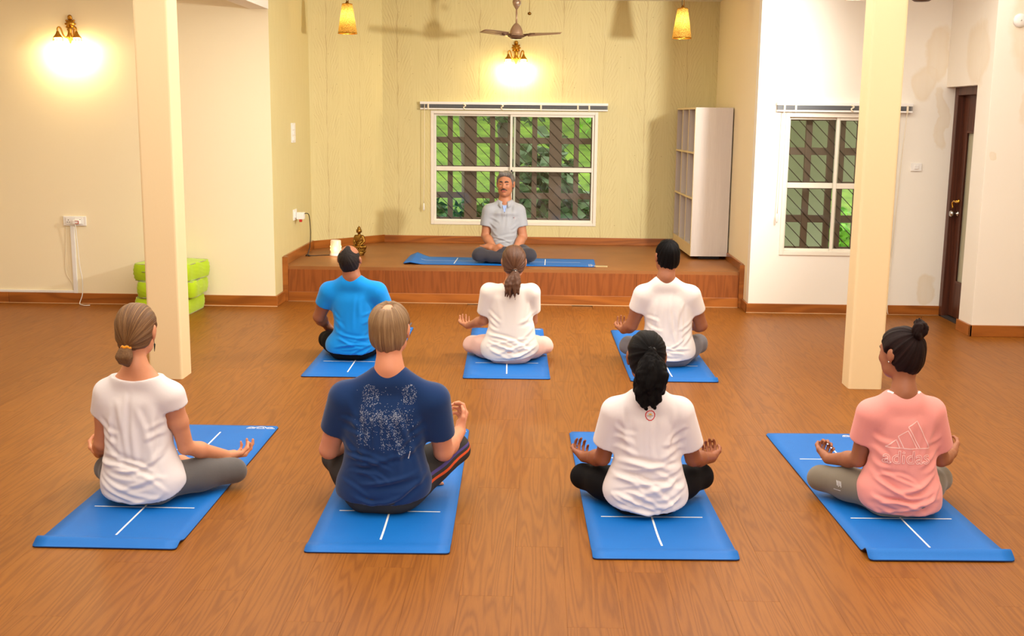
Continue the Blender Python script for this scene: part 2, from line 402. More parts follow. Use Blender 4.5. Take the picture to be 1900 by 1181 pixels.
# pier and the wall holding the recessed door
DX, PX, DZ = 3.72, 3.58, 2.045
struct(boxes('wall_pier', [((PX, 9.265, 0), (5.2, 9.56, ZC)), ((PX, 9.56, DZ), (3.95, YR, ZC)), ((DX+.05, 9.56, 0), (3.95, YR, DZ))], M['stain2'], bevel=.004))
struct(box('ceiling_beam', (-2.585, 2.0, 2.66), (-2.418, YL, ZC), M['white_wall']))['kind'] = 'structure'
for nm, lab, lo, hi in (('pillar', 'square cream pillar on the left, in front of the green cushions', (-2.583, 7.28, 0), (-2.36, 7.485, ZC)),
                        ('pillar', 'square cream pillar on the right, in front of the small window', (2.057, 7.318, 0), (2.277, 7.50, ZC))):
    bm = bmesh.new(); bm_box(bm, lo, hi)
    es = [e for e in bm.edges if abs((e.verts[0].co-e.verts[1].co).z) > 1]
    bmesh.ops.bevel(bm, geom=es, offset=.017, segments=3, affect='EDGES', profile=.5)
    tagit(from_bm(nm, bm, M['pillar']), lab, 'pillar', 'square pillars of the hall')

# skirting boards
def skirting(name, p, q, z0, z1, th=.02):
    p, q = Vector((*p, 0)), Vector((*q, 0)); L = (q-p).length; a = math.atan2((q-p).y, (q-p).x)
    bm = bmesh.new(); bm_box(bm, (0, -th, z0), (L, 0, z1), .004, 2)
    return struct(from_bm(name, bm, M['skirting'], None, loc=(p.x, p.y, 0), rz=a))
BZ = .098
xs = [-6.2, -4.9, -3.46, XAL]
for a, b in zip(xs, xs[1:]): skirting('baseboard_left', (a+.001, YL), (b-.001+(.02 if b == XAL else 0), YL), 0, BZ)
skirting('baseboard_alcove_left', (XAL, YL), (XAL, YP-.01), 0, BZ)
skirting('baseboard_stage_left', (XAL, YP+.02), CH0, ZP, ZP+.092)
skirting('baseboard_stage_chamfer', CH0, CH1, ZP, ZP+.086)
xs = [CH1[0], -.36, XAR]
for a, b in zip(xs, xs[1:]): skirting('baseboard_stage_back', (a, YB), (b-.001, YB), ZP, ZP+.082)
skirting('baseboard_stage_right', (XAR, YB-.02), (XAR, YP+.02), ZP, ZP+.075)
skirting('baseboard_alcove_right', (XAR, YP-.01), (XAR, YR-.02), 0, .085)
skirting('baseboard_right', (XAR-.02, YR), (2.9, YR), 0, .086); skirting('baseboard_right', (2.901, YR), (3.66, YR), 0, .088)
skirting('baseboard_pier', (PX, 9.56), (PX, 9.245), 0, .095); skirting('baseboard_pier', (PX-.02, 9.265), (5.1, 9.265), 0, .095)
struct(box('trim_1', (XAL, YP-.022, 0), (XAL+.05, YP+.02, ZP+.088), M['skirting'], bevel=.003))
struct(box('trim_2', (XAR-.045, YP-.022, 0), (XAR, YP+.02, ZP+.07), M['skirting'], bevel=.003))
# white caulk line along the foot of the skirting
bm = bmesh.new()
for p, q in (((-6.1, YL-.021), (XAL+.02, YL-.021)), ((XAR-.02, YR-.021), (3.66, YR-.021)), ((XAL+.05, YP-.023), (XAR-.05, YP-.023))):
    bm_tube(bm, [(*p, .002), (*q, .002)], .0035, 6)
struct(from_bm('trim_caulk', bm, plain('pale_caulk', lin(206, 164, 118), .7), None, True))

# stage
st = thing('stage', 'low brown wooden stage filling the alcove', 'stage', (0, YP, 0))
def loc_bm(bm, name, mats, **kw): return from_bm(name, bm, mats, st, **kw)
bm = bmesh.new(); poly = [(XAL+.001, 0), (XAR-.001, 0), (XAR-.001, YB-YP-.001), (CH1[0]+.002, YB-YP-.001), (CH0[0]+.001, CH0[1]-YP-.003)]
vb = [bm.verts.new((x, y, ZP-.03)) for x, y in poly]; vt = [bm.verts.new((x, y, ZP)) for x, y in poly]
bm.faces.new(vt); bm.faces.new(vb[::-1])
for i in range(5): bm.faces.new((vb[i], vb[(i+1) % 5], vt[(i+1) % 5], vt[i]))
loc_bm(bm, 'deck', M['stage'])
xs = [XAL+.05, -1.45, -.25, .92, XAR-.045]
for a, b in zip(xs, xs[1:]):
    loc_bm((lambda bm: (bm_box(bm, (a+.0008, -.002, .075), (b-.0008, .03, ZP-.03), .001, 1), bm)[1])(bmesh.new()), 'riser_panel', M['riser'])
xs = [XAL+.05, -.05, XAR-.045]
for a, b in zip(xs, xs[1:]):
    loc_bm((lambda bm: (bm_box(bm, (a+.001, -.02, 0), (b-.001, .004, .092), .004, 2), bm)[1])(bmesh.new()), 'riser_skirting', M['skirting'])

# ------------------------------------------------------------------ windows
def sash(name, x0, x1, z0, z1, y, w, zt, parent):
    boxes(name, [((x0, y, z0), (x0+w, y+.03, z1)), ((x1-w, y, z0), (x1, y+.03, z1)), ((x0+w, y+.001, z0), (x1-w, y+.029, z0+w)), ((x0+w, y+.001, z1-w), (x1-w, y+.029, z1)), ((x0+w, y+.002, zt-.024), (x1-w, y+.028, zt+.024))], M['upvc'], parent, bevel=.003)
    for a, b in ((z0+w, zt-.024), (zt+.024, z1-w)):
        box('glass_pane', (x0+w-.004, y+.012, a-.004), (x1-w+.004, y+.017, b+.004), M['glass'], parent)
def window(n, x0, x1, z0, z1, y, xm, zt, locs, rail):
    w = thing('window_%d' % n, None, None, (0, 0, 0)); w['kind'] = 'structure'
    fw = .034
    boxes('frame', [((x0, y-.012, z0), (x0+fw, y+.10, z1)), ((x1-fw, y-.012, z0), (x1, y+.10, z1)), ((x0+fw, y-.011, z0), (x1-fw, y+.10, z0+fw)), ((x0+fw, y-.011, z1-fw), (x1-fw, y+.10, z1))], M['upvc'], w, bevel=.003)
    sash('sash', x0+fw, xm+rail/2, z0+fw, z1-fw, y+.05, .022, zt, w)
    sash('sash', xm-rail/2, x1-fw, z0+fw, z1-fw, y+.012, .026, zt, w)
    for lx, lz in locs: box('latch', (lx-.008, y+.002, lz-.012), (lx+.008, y+.013, lz+.012), M['black'], w, bevel=.002)
window(1, WX0, WX1, WZ0, WZ1, YB, -.309, 1.168, [(-.318, 1.150)], .06)
window(2, VX0, VX1, VZ0, VZ1, YR, 2.663, 1.164, [(2.199, 1.150)], .045)

# lattice and grille outside each window
def grille(name, label, x0, x1, z0, z1, y, posts, rails, wide):
    t = thing(name, label, 'window grille', ((x0+x1)/2, y, z0)); ox, oz = (x0+x1)/2, z0
    for px in posts:
        w = .142 if px in wide else .058
        box('lattice_post', (px-w/2-ox, -.02, -.39-oz), (px+w/2-ox, .02, z1-z0+.1), M['lattice'], t, bevel=.004)
    for pz in rails: box('lattice_rail', (x0-.1-ox, -.015, pz-.034-oz), (x1+.1-ox, .015, pz+.034-oz), M['lattice'], t, bevel=.004)
    H = z1-z0; sl = 1.02; d0 = x0-H/sl
    k = 0
    while d0 < x1:
        a = max(d0, x0-.05); b = min(d0+H/sl, x1+.05)
        if b-a > .05:
            za, zb = z1-(a-d0)*sl, z1-(b-d0)*sl
            tube('grille_bar', [(a-ox, -.03, za-oz), (b-ox, -.03, zb-oz)], .0038, M['bar'], t, 6)
        d0 += .124
    return t
grille('window_grille', 'brown lattice with slanting bars outside the wide window behind the stage', WX0, WX1, WZ0, WZ1, YB+.30,
       [-1.24, -1.028, -.796, -.546, -.346, -.262, -.067, .171, .408, .599], [.569, .857, 1.16, 1.482, 1.785], (-.796, .171))
grille('window_grille', 'brown lattice with slanting bars outside the small window on the right', VX0, VX1, VZ0, VZ1, YR+.30,
       [2.25, 2.463, 2.669, 2.765, 2.93, 3.13], [.549, .843, 1.154, 1.464, 1.775], ())

# raised venetian blinds
def blind(label, x0, x1, y, z0, z1, clips, cordx, cordz):
    t = thing('venetian_blind', label, 'blind', ((x0+x1)/2, y, z0), 0, 'raised venetian blinds'); ox = (x0+x1)/2; H = z1-z0
    box('head_rail', (x0-ox, -.055, H-.028), (x1-ox, -.001, H), M['white_plastic'], t, bevel=.003)
    for k in range(9):
        zz = .020+k*.0045
        box('slat', (x0+.004-ox, -.05, zz), (x1-.004-ox, -.008, zz+.0022), M['slat'], t)
    box('bottom_rail', (x0+.002-ox, -.052, 0), (x1-.002-ox, -.006, .016), M['white_plastic'], t, bevel=.003)
    for cx_, kind in clips:
        if kind: tube('ladder_tape', [(cx_-ox-.012, -.056, .062), (cx_-ox+.014, -.058, .045), (cx_-ox-.010, -.058, .028), (cx_-ox+.008, -.056, .004)], .007, M['cream_plastic'], t, 6, 4)
        else: box('ladder_tape', (cx_-ox-.009, -.058, -.002), (cx_-ox+.009, -.05, .064), M['cream_plastic'], t, bevel=.002)
    tube('pull_cord', [(cordx-ox, -.06, H-.03), (cordx-ox-.004, -.058, (cordz-z0)*.5), (cordx-ox-.012, -.05, cordz-z0+.08)], .0035, M['cream_plastic'], t, 6, 4)
    lathe('cord_tassel', [(.004, 0), (.010, .012), (.009, .06), (.004, .085)], M['white_plastic'], t, 10, (cordx-ox-.012, -.05, cordz-z0))
blind('raised grey blind with white rails above the wide stage window', -1.337, .737, YB, 1.818, 1.903, [(-1.245, 0), (-.845, 1), (-.43, 1), (.0, 0), (.405, 0), (.53, 0)], -1.285, .70)
blind('raised grey blind with white rails above the small right window', 2.092, 3.285, YR, 1.818, 1.902, [(2.155, 0), (2.255, 0), (2.75, 1), (3.235, 0)], 2.15, .83)
ob_ = bpy.data.objects['venetian_blind.001']; bx, bz = ob_.location.x, ob_.location.z
tube('lift_cord', [(x_-bx, y_, z_-bz) for x_, y_, z_ in ((3.235, -.052, 1.82), (3.22, -.02, 1.3), (3.20, -.012, .6), (3.185, -.03, .12), (3.19, -.05, .012))], .003, M['cream_plastic'], ob_, 6, 5)

# door
d = thing('door_1', None, None, (DX, 10.0, 0)); d['kind'] = 'structure'
y0, y1 = 9.56-10, YR-10
boxes('door_frame', [((-.06, y1-.075, 0), (.05, y1-.001, DZ)), ((-.06, y0+.001, 0), (.05, y0+.07, DZ)), ((-.06, y0+.07, DZ-.07), (.05, y1-.075, DZ))], M['dark_wood'], d, bevel=.004)
boxes('door_leaf', [((.0, y1-.20, .02), (.045, y1-.075, DZ-.07)), ((0, y0+.07, .02), (.045, y0+.19, DZ-.07)), ((.0, y0+.19, .02), (.045, y1-.20, .34)), ((0, y0+.19, 1.66), (.045, y1-.20, DZ-.07))], M['dark_wood'], d, bevel=.003)
boxes('glazing_bead', [((-.008, y1-.215, .33), (.0, y1-.195, 1.67)), ((-.008, y0+.185, .33), (0, y0+.205, 1.67)), ((-.008, y0+.205, .33), (0, y1-.215, .35)), ((-.008, y0+.205, 1.65), (0, y1-.215, 1.67))], M['dark_wood'], d, bevel=.002)
box('glass_pane', (.015, y0+.188, .338), (.028, y1-.198, 1.662), M['frost'], d)
bm = bmesh.new()
bm_lathe(bm, [(.0, -.004), (.020, 0), (.020, .008), (.010, .012), (.009, .045), (.0, .05)], 16, (0, y1-.135, 1.05), (-1, 0, 0))
bm_tube(bm, smooth_path([(-.048, y1-.135, 1.05), (-.054, y1-.17, 1.055), (-.05, y1-.21, 1.048), (-.048, y1-.25, 1.052)], 4), [.009]*5+[.008]*4+[.006]*4, 8)
bm_tube(bm, smooth_path([(-.048, y1-.135, 1.05), (-.052, y1-.12, 1.03), (-.045, y1-.125, .99)], 4), .008, 8)
from_bm('handle', bm, M['gold'], d, True)
lathe('knob', [(.026, 0), (.026, .006), (.011, .010), (.010, .03), (.026, .04), (.030, .055), (.022, .07), (0, .074)], M['steel'], d, 20, (0, y1-.125, .94), (-1, 0, 0))
box('threshold', (-.06, y0+.001, .0), (.05, y1-.001, .012), plain('dark_threshold', lin(48, 40, 36), .7), d)

# ------------------------------------------------------------------ garden outside
gm = NT('lawn_grass'); c_ = gm.coord(); gm.p(Base_Color=gm.ramp(gm.noise(c_, 3, 6, .7), [(.3, lin(66, 98, 24)), (.7, lin(140, 172, 52))]), Roughness=.8)
lz = lambda y: -.4+max(0, y-14.2)*.24
bm = bmesh.new(); rows = [(x, [bm.verts.new((x, y, lz(y))) for y in (13.15, 14.2, 18, 24, 32)]) for x in (-14, 14)]
for i in range(4): bm.faces.new((rows[0][1][i], rows[1][1][i], rows[1][1][i+1], rows[0][1][i+1]))
lawn = tagit(from_bm('lawn', bm, gm.m), 'bright green grassy bank outside beyond the windows', 'lawn')
def leafmat(name, a, b):
    m = NT(name); m.p(Base_Color=m.ramp(m.noise(m.coord(), 7, 3), [(.35, a), (.65, b)]), Roughness=.55, Subsurface_Weight=.0); return m.m
LM = [leafmat('bright_leaf', lin(86, 158, 34), lin(150, 214, 66)), leafmat('deep_leaf', lin(44, 84, 34), lin(84, 130, 56)), leafmat('grey_leaf', lin(92, 118, 84), lin(128, 152, 106))]
bark = plain('grey_bark', lin(120, 108, 90), .8, bump=.3, bscale=40, var=.3)
def shrub(name, label, cat, loc, rx, rz, n, ls, lm, seed, trunk=0, group='plants in the garden'):
    rg = random.Random(seed); t = thing(name, label, cat, loc, 0, group); bm = bmesh.new()
    for _ in range(n):
        u = Vector((rg.gauss(0, 1), rg.gauss(0, 1), rg.gauss(0, 1))).normalized()*(rg.random()**.4)
        p = Vector((u.x*rx, u.y*rx*.7, trunk+rz+u.z*rz))
        d_ = Vector((rg.gauss(0, 1), rg.gauss(0, 1), rg.gauss(-.2, .6))).normalized(); s = d_.cross(Vector((rg.gauss(0, 1), rg.gauss(0, 1), rg.gauss(0, 1)))).normalized()
        L = ls*rg.uniform(.6, 1.3); w = L*.28; nn = d_.cross(s)*L*.12
        v = [bm.verts.new(q) for q in (p, p+d_*L*.5+s*w+nn, p+d_*L, p+d_*L*.5-s*w+nn)]
        bm.faces.new((v[0], v[1], v[2])); bm.faces.new((v[0], v[2], v[3]))
    me = bpy.data.meshes.new('foliage'); bm.to_mesh(me); bm.free(); o = link('foliage', me, LM[lm], t); o['kind'] = 'stuff'
    h = trunk+rz
    tube('trunk', [(0, 0, 0), (.03, .02, h*.4), (-.02, 0, h*.8), (0, 0, h*1.2)], [.10 if trunk else .03]*8+[.05 if trunk else .02]*5, bark, t, 8, 4)
shrub('garden_tree', 'grey trunked tree left of centre outside the stage window', 'tree', (-.98, 15.2, lz(15.2)), .9, .7, 800, .17, 1, 3, 2.0)
shrub('garden_tree', 'slim tree right behind the middle of the stage window', 'tree', (-.52, 16.6, lz(16.6)), .8, .6, 700, .17, 2, 4, 1.4)
shrub('garden_shrub', 'dark leafy shrub low at the left end of the stage window', 'shrub', (-1.55, 15.4, lz(15.4)+.1), .45, .36, 360, .15, 1, 5)
shrub('garden_shrub', 'dark leafy shrub low behind the stage window middle', 'shrub', (-.80, 14.3, -.35), .55, .55, 700, .15, 1, 6)
shrub('garden_shrub', 'large leaved dull green shrub right of the stage window middle', 'shrub', (.08, 14.9, lz(14.9)), .40, .9, 260, .36, 2, 7)
shrub('garden_shrub', 'dark shrub low at the right end of the stage window', 'shrub', (.72, 15.6, lz(15.6)+.1), .5, .34, 420, .15, 1, 8)
shrub('garden_shrub', 'tall bright shrub far behind the right of the stage window', 'shrub', (1.5, 21, lz(21)+.1), 1.0, .8, 500, .24, 0, 9)
shrub('garden_hedge', 'long dense hedge closing the garden behind everything', 'hedge', (-.5, 27, lz(27)+.2), 7.5, 2.6, 4200, .5, 1, 10)
gw = thing('garden_screen', 'pale grey green screen wall outside the small right window', 'screen', (2.7, 11.9, -.4))
gsm = plain('grey_green_screen', lin(150, 158, 122), .8, var=.12)
box('screen_panel', (-.62, 0, 0), (.30, .06, 2.8), gsm, gw, bevel=.004)
box('screen_panel', (.30, 0.002, 1.45), (1.3, .058, 2.8), gsm, gw, bevel=.004)
shrub('garden_shrub', 'bright shrub showing low through the right window beside the pillar', 'shrub', (3.3, 13.0, -.35), .5, .6, 500, .16, 0, 11)

# ------------------------------------------------------------------ lamps
GLOW = emit('glowing_lamp_glass', (1, .80, .42, 1), 16, lin(255, 240, 210))
def sconce(label, x, y, zt):
    t = thing('wall_sconce', label, 'wall lamp', (x, y, zt-.25), 0, 'brass wall lamps'); 
    bm = bmesh.new()
    bm_lathe(bm, [(0, .0), (.034, .002), (.040, .008), (.036, .014), (.028, .018), (.026, .024), (0, .030)], 20, (0, 0, .175), (0, -1, 0))
    for k in range(10):
        a = 2*math.pi*k/10; bm_lathe(bm, [(0, 0), (.009, .003), (.009, .010), (0, .016)], 8, (.042*math.cos(a), -.002, .175+.048*math.sin(a)), (0, -1, 0))
    bm_lathe(bm, [(0, 0), (.018, .004), (.022, .012), (.012, .02), (0, .024)], 10, (0, -.002, .232), (0, -1, 0))
    bm_lathe(bm, [(.0, -.075), (.006, -.07), (.012, -.05), (.022, -.03), (.030, -.01), (.020, .01), (.016, .03), (.024, .05), (.014, .07)], 16, (0, -.028, .075))
    from_bm('back_plate', bm, M['brass'], t, True)
    for s in (-1, 1):
        ax = s*.083
        tube('arm', [(s*.012, -.03, .072), (s*.03, -.045, .055), (s*.046, -.062, .075), (s*.058, -.075, .125), (s*.072, -.085, .142), (ax, -.09, .128), (ax, -.09, .105)], .0075, M['brass'], t, 8, 4)
        bm = bmesh.new(); bm_lathe(bm, [(.006, .055), (.012, .05), (.016, .035), (.030, .015), (.042, .0), (.040, -.003), (.0, .012)], 18, (ax, -.09, .052), cap=False)
        for k in range(9):
            a = 2*math.pi*k/9; q = (ax+.040*math.cos(a), -.09+.040*math.sin(a), .025)
            bm_lathe(bm, [(0, .026), (.003, .02), (.002, .012), (.0055, .005), (.0055, 0), (0, -.005)], 6, q)
        from_bm('cap', bm, M['brass'], t, True)
        sh = lathe('lamp_shade', [(.018, .045), (.030, .035), (.038, .01), (.046, -.03), (.056, -.055), (.054, -.055), (.043, -.028), (.0, -.02)], GLOW, t, 24, (ax, -.09, .012), cap=False)
        sh['label'] = 'glowing white glass bell shade'
        l = lamp('sconce_light', 'POINT', (x+ax, y-.09, zt-.25-.075), 9.0, (1, .76, .42), shadow_soft_size=.03); l.parent = None
sconce('twin arm brass wall lamp on the cream wall at the far left', -4.187, YL, 2.592)
sconce('twin arm brass wall lamp on the wallpaper above the stage window', -.282, YB, 2.565)

BULB = emit('warm_bulb', (1, .86, .56, 1), 60)
def pendant(label, x, y, zb, zt):
    t = thing('pendant_lamp', label, 'hanging lamp', (x, y, zb), 0, 'gold pendant lamps'); h = zt-zb
    s = lathe('lamp_shade', [(.050, h), (.094, 0)], M['shade'], t, 32, cap=False)
    bm = bmesh.new()
    for r, z in ((.0945, .004), (.0945, -.001)): pass
    bm_lathe(bm, [(.0935, .0), (.096, .0), (.0945, .012), (.0925, .012), (.0935, 0)], 32, cap=False)
    bm_lathe(bm, [(.0505, h-.008), (.052, h-.008), (.051, h+.001), (.0495, h+.001), (.0505, h-.008)], 32, cap=False)
    from_bm('rim', bm, M['gold'], t, True)
    lathe('bulb_holder', [(0, h*.80), (.02, h*.80), (.022, h+.0), (.012, h+.02), (.004, h+.03)], M['brass_dark'], t, 14)
    lathe('bulb', [(0, -.03), (.02, -.024), (.029, -.002), (.024, .018), (.013, .034), (0, .034)], BULB, t, 16, (0, 0, h*.64))
    tube('cord', [(-.008, 0, h+.02), (-.010, 0, ZC-zb)], .0022, M['black'], t, 6)
    tube('cord', [(.012, 0, h), (.010, 0, ZC-zb)], .0035, M['brass_dark'], t, 6)
    lamp('pendant_light', 'POINT', (x, y, zb+h*.52), 2.6, (1, .82, .50), shadow_soft_size=.03)
pendant('gold speckled cone lamp hanging over the left side of the stage', -1.908, 11.35, 2.531, 2.816)
pendant('gold speckled cone lamp hanging over the right side of the stage', 1.353, 11.30, 2.512, 2.797)

def ceiling_fan(label, x, y, zb, ang, chains, R=.455):
    t = thing('ceiling_fan', label, 'ceiling fan', (x, y, zb), 0, 'beige ceiling fans')
    lathe('motor', [(0, -.018), (.044, -.016), (.074, -.004), (.088, .012), (.082, .020), (.068, .026), (.068, .036), (.060, .068), (.044, .102), (.022, .128), (.012, .134), (.0, .135)], [M['fan']], t, 28)
    lathe('motor_trim', [(.0, -.024), (.046, -.021), (.084, .004), (.0905, .012), (.084, .0145)], M['fan_dark'], t, 28, cap=False)
    tube('down_rod', [(0, 0, .09), (0, 0, .30)], .009, M['fan'], t, 12)
    lathe('canopy', [(.009, .268), (.016, .275), (.036, .31), (.042, .335), (.034, min(.37, ZC-zb))], M['fan'], t, 24)
    tube('upper_rod', [(0, 0, .33), (0, 0, ZC-zb)], .012, M['fan'], t, 12)
    for k in range(3):
        a = ang+2*math.pi*k/3; bm = bmesh.new(); u = Vector((math.cos(a), math.sin(a), 0)); w = Vector((-u.y, u.x, 0)); ns = 10; top = []; bot = []
        for i in range(ns+1):
            f = i/ns; r = .125+(R-.125)*f; hw = .030+.022*math.sin(min(f*1.25, 1)*math.pi*.55); hw *= (1 if f < .93 else .85)
            row = []
            for s in (-1, -.33, .33, 1):
                row.append(u*r+w*(s*hw)+Vector((0, 0, .026+.018*s*(1-.35*f)+.012*f-.004*s*s)))
            top.append([bm.verts.new(p+Vector((0, 0, .0015))) for p in row]); bot.append([bm.verts.new(p-Vector((0, 0, .0015))) for p in row])
        for i in range(ns):
            for j in range(3):
                bm.faces.new((top[i][j], top[i][j+1], top[i+1][j+1], top[i+1][j])); bm.faces.new((bot[i][j], bot[i+1][j], bot[i+1][j+1], bot[i][j+1]))
            for j in (0, 3): bm.faces.new((top[i][j], top[i+1][j], bot[i+1][j], bot[i][j]))
        for i in (0, ns):
            for j in range(3): bm.faces.new((top[i][j], bot[i][j], bot[i][j+1], top[i][j+1]))
        bl = from_bm('blade', bm, M['fan'], t, True)
        bm = bmesh.new(); bm_tube(bm, [u*.07+Vector((0, 0, .014)), u*.11+Vector((0, 0, .022)), u*.19+Vector((0, 0, .024))], [.014, .011, .012], 8)
        from_bm('blade_bracket', bm, M['fan_dark'], bl, True)
    if chains:
        for dx, dy, z, kind in chains:
            tube('pull_chain', [(dx, dy, z), (dx, dy, ZC-zb)], .0018, M['brass_dark'], t, 6)
            if kind: lathe('pull_knob', [(0, -.016), (.014, -.012), (.020, 0), (.014, .012), (0, .016)], M['brass_dark'], t, 14, (dx, dy, z-.012))
            else:
                ring = [(dx+.019*math.cos(q), dy, z-.019+.019*math.sin(q)) for q in np.linspace(0, 2*math.pi, 21)]
                tube('pull_ring', ring, .003, M['steel'], t, 6)
ceiling_fan('beige ceiling fan with pull chains above the middle of the stage', -.256, 11.5, 2.525, math.radians(-14), [(.128, -.05, .235, 1), (.022, -.08, .335, 0)])
ceiling_fan('beige ceiling fan just showing at the top right above the hall', 2.445, 7.6, 2.53, math.radians(20), None, .55)

# ------------------------------------------------------------------ wall fittings
def socket_pins(bm, x, z, y):
    for dx, dz, r in ((0, .012, .004), (-.009, -.008, .0034), (.009, -.008, .0034)):
        bm_lathe(bm, [(0, 0), (r, .0005), (r, .0014), (0, .002)], 8, (x+dx, y, z+dz), (0, -1, 0))
t = thing('wall_socket', 'white double socket on the far left wall with a charger', 'socket', (-4.247, YL, .765))
box('face_plate', (-.105, -.014, -.044), (.105, 0, .044), M['white_plastic'], t, bevel=.004)
box('socket_module', (-.082, -.018, -.030), (-.006, -.013, .032), M['white_plastic'], t, bevel=.002)
box('socket_module', (-.002, -.018, -.030), (.078, -.013, .032), M['white_plastic'], t, bevel=.002)
bm = bmesh.new(); socket_pins(bm, -.055, -.002, -.018); bm_box(bm, (.050, -.0195, .004), (.055, -.0175, .018)); from_bm('pin_hole', bm, M['black'], t)
t = thing('phone_charger', 'white plug charger with red edge in the left wall socket', 'charger', (-4.222, YL-.018, .757))
box('plug_body', (-.026, -.05, -.016), (.036, 0, .020), M['white_plastic'], t, bevel=.005)
boxes('red_edge', [((.000, -.052, .012), (.034, -.048, .016)), ((.028, -.052, -.010), (.034, -.048, .014)), ((0, -.052, -.012), (.034, -.048, -.008))], M['red'], t)
tube('charging_cable', [(-.004, -.045, -.014), (.0, -.04, -.06), (.014, -.03, -.4), (.030, -.03, -.52), (.024, -.03, -.66), (.006, -.06, -.742), (.04, -.10, -.750), (.085, -.13, -.751), (.125, -.12, -.750)], .004, M['white_plastic'], t, 6, 6)
t = thing('cable_trunking', 'white cable trunking running down the left wall to the skirting', 'trunking', (-4.27, YL-.001, 0))
box('vertical_trunk', (-.022, -.016, .098), (.016, 0, .720), M['white_plastic'], t, bevel=.003)
box('horizontal_trunk', (-1.6, -.014, .099), (-.023, 0, .122), M['white_plastic'], t, bevel=.003)
tagit(tube('wall_wire', [(-4.33, YL-.004, .715), (-4.345, YL-.004, .55), (-4.36, YL-.004, .40), (-4.355, YL-.004, .28), (-4.31, YL-.004, .19), (-4.30, YL-.004, .13)], .0025, M['cream_plastic'], None, 6, 5), 'thin cream wire on the left wall beside the trunking', 'wire')

def side_plate(label, name, cat, y0, y1, z0, z1, rock):
    t = thing(name, label, cat, (XAL, (y0+y1)/2, (z0+z1)/2)); hy, hz = (y1-y0)/2, (z1-z0)/2
    box('face_plate', (0, -hy, -hz), (.012, hy, hz), M['white_plastic'], t, bevel=.003)
    for a, b in rock: box('rocker', (.011, -hy*.55, a), (.020, hy*.55, b), M['white_plastic'], t, bevel=.003)
side_plate('tall white switch plate on the left wall of the alcove', 'light_switch', 'switch', 11.03, 11.19, 1.475, 1.665, [(-.075, -.035), (-.02, .02), (.03, .075)])
side_plate('small white socket plate on the left wall of the alcove near the stage', 'wall_socket', 'socket', 11.03, 11.17, .72, .825, [(-.03, .03)])
t = thing('plug_adapter', 'white plug adapter with dark cable in the alcove wall socket', 'adapter', (XAL+.02, 11.13, .76))
box('plug_body', (0, -.04, -.035), (.075, .035, .035), M['white_plastic'], t, bevel=.008)
box('red_switch', (.03, -.043, -.06), (.055, -.01, -.033), M['red'], t, bevel=.003)
tube('power_cable', [(.07, 0, .02), (.10, .07, .01), (.10, .14, -.09), (.09, .20, -.22), (.075, .22, -.34), (.06, .19, -.415), (.09, .20, -.4215), (.18, .24, -.4215), (.268, .265, -.4215)], .0042, M['black'], t, 6, 6)
tube('cable_knot', [(.045, .17, -.418), (.06, .21, -.412), (.085, .17, -.418), (.06, .15, -.408), (.05, .20, -.416)], .006, M['black'], t, 6, 4)
t = thing('light_switch', 'small white switch on the right wall beside the door', 'switch', (3.363, YR, 1.342))
box('face_plate', (-.048, -.012, -.036), (.048, 0, .036), M['white_plastic'], t, bevel=.004); box('rocker', (-.018, -.018, -.018), (.018, -.011, .018), M['white_plastic'], t, bevel=.003)
t = thing('wall_vent_cap', 'round white cover high on the pier at the right edge', 'cover', (3.76, 9.265, 2.537))
lathe('cover', [(.0, .026), (.03, .024), (.052, .014), (.056, .0)], M['white_plastic'], t, 24, (0, 0, 0), (0, -1, 0)); lathe('screw', [(0, .004), (.006, .002), (.006, 0)], M['steel'], t, 8, (0, -.024, 0), (0, -1, 0))

# ------------------------------------------------------------------ shelf unit hung in the corner
lw = wood('whitewashed_laminate', lin(214, 204, 194), lin(180, 168, 158), 2, 1, .5, False, 3, .03, .5)
lw_in = wood('shelf_back_laminate', lin(196, 176, 158), lin(160, 140, 124), 2, 1, .5, False, 3, .03, .5)
edge = plain('pale_maple_edge', lin(226, 206, 160), .45)
t = thing('cubby_shelf', 'whitewashed nine cubby shelf in the right corner of the stage', 'shelf', (1.912, 11.465, ZP), math.radians(2.0))
D, Lh, z0, z1, th = .375, 1.19, .036, 1.525, .018
# local: x from -D (open front) to 0 (back), y from 0 (near side) to Lh
box('side_panel', (-D, 0, z0), (0, th, z1), lw, t, bevel=.001); box('side_panel', (-D, Lh-th, z0), (0, Lh, z1), lw, t, bevel=.001)
box('top_panel', (-D, th, z1-th), (0, Lh-th, z1), lw, t); box('back_panel', (-.02, th, z0), (-.004, Lh-th, z1-th), lw_in, t)
box('plinth_panel', (-D, th, z0), (-D+.02, Lh-th, z0+.10), edge, t)
rows = [z0+.10, z0+.575, z0+1.03]
for r in rows: box('shelf_board', (-D+.003, th, r), (-.02, Lh-th, r+th), lw, t)
for k in (1, 2):
    yy = th+(Lh-2*th)*k/3
    for a, b in zip(rows, rows[1:]+[z1-th]): box('divider', (-D+.004, yy-th/2, a+th), (-.02, yy+th/2, b), lw, t)
eb = []
for r in rows+[z1-th]: eb.append(((-D-.002, 0, r), (-D+.003, Lh, r+th)))
for k in range(4):
    yy = min(max(th/2+(Lh-th)*k/3, th/2), Lh-th/2); eb.append(((-D-.0015, yy-th/2, z0), (-D+.0035, yy+th/2, z1)))
boxes('edge_band', eb, edge, t)
box('shade_foot', (-D+.10, .10, .0), (-.06, Lh-.08, z0), M['black'], t)  # added support, black to stand in for the shade under the raised shelf

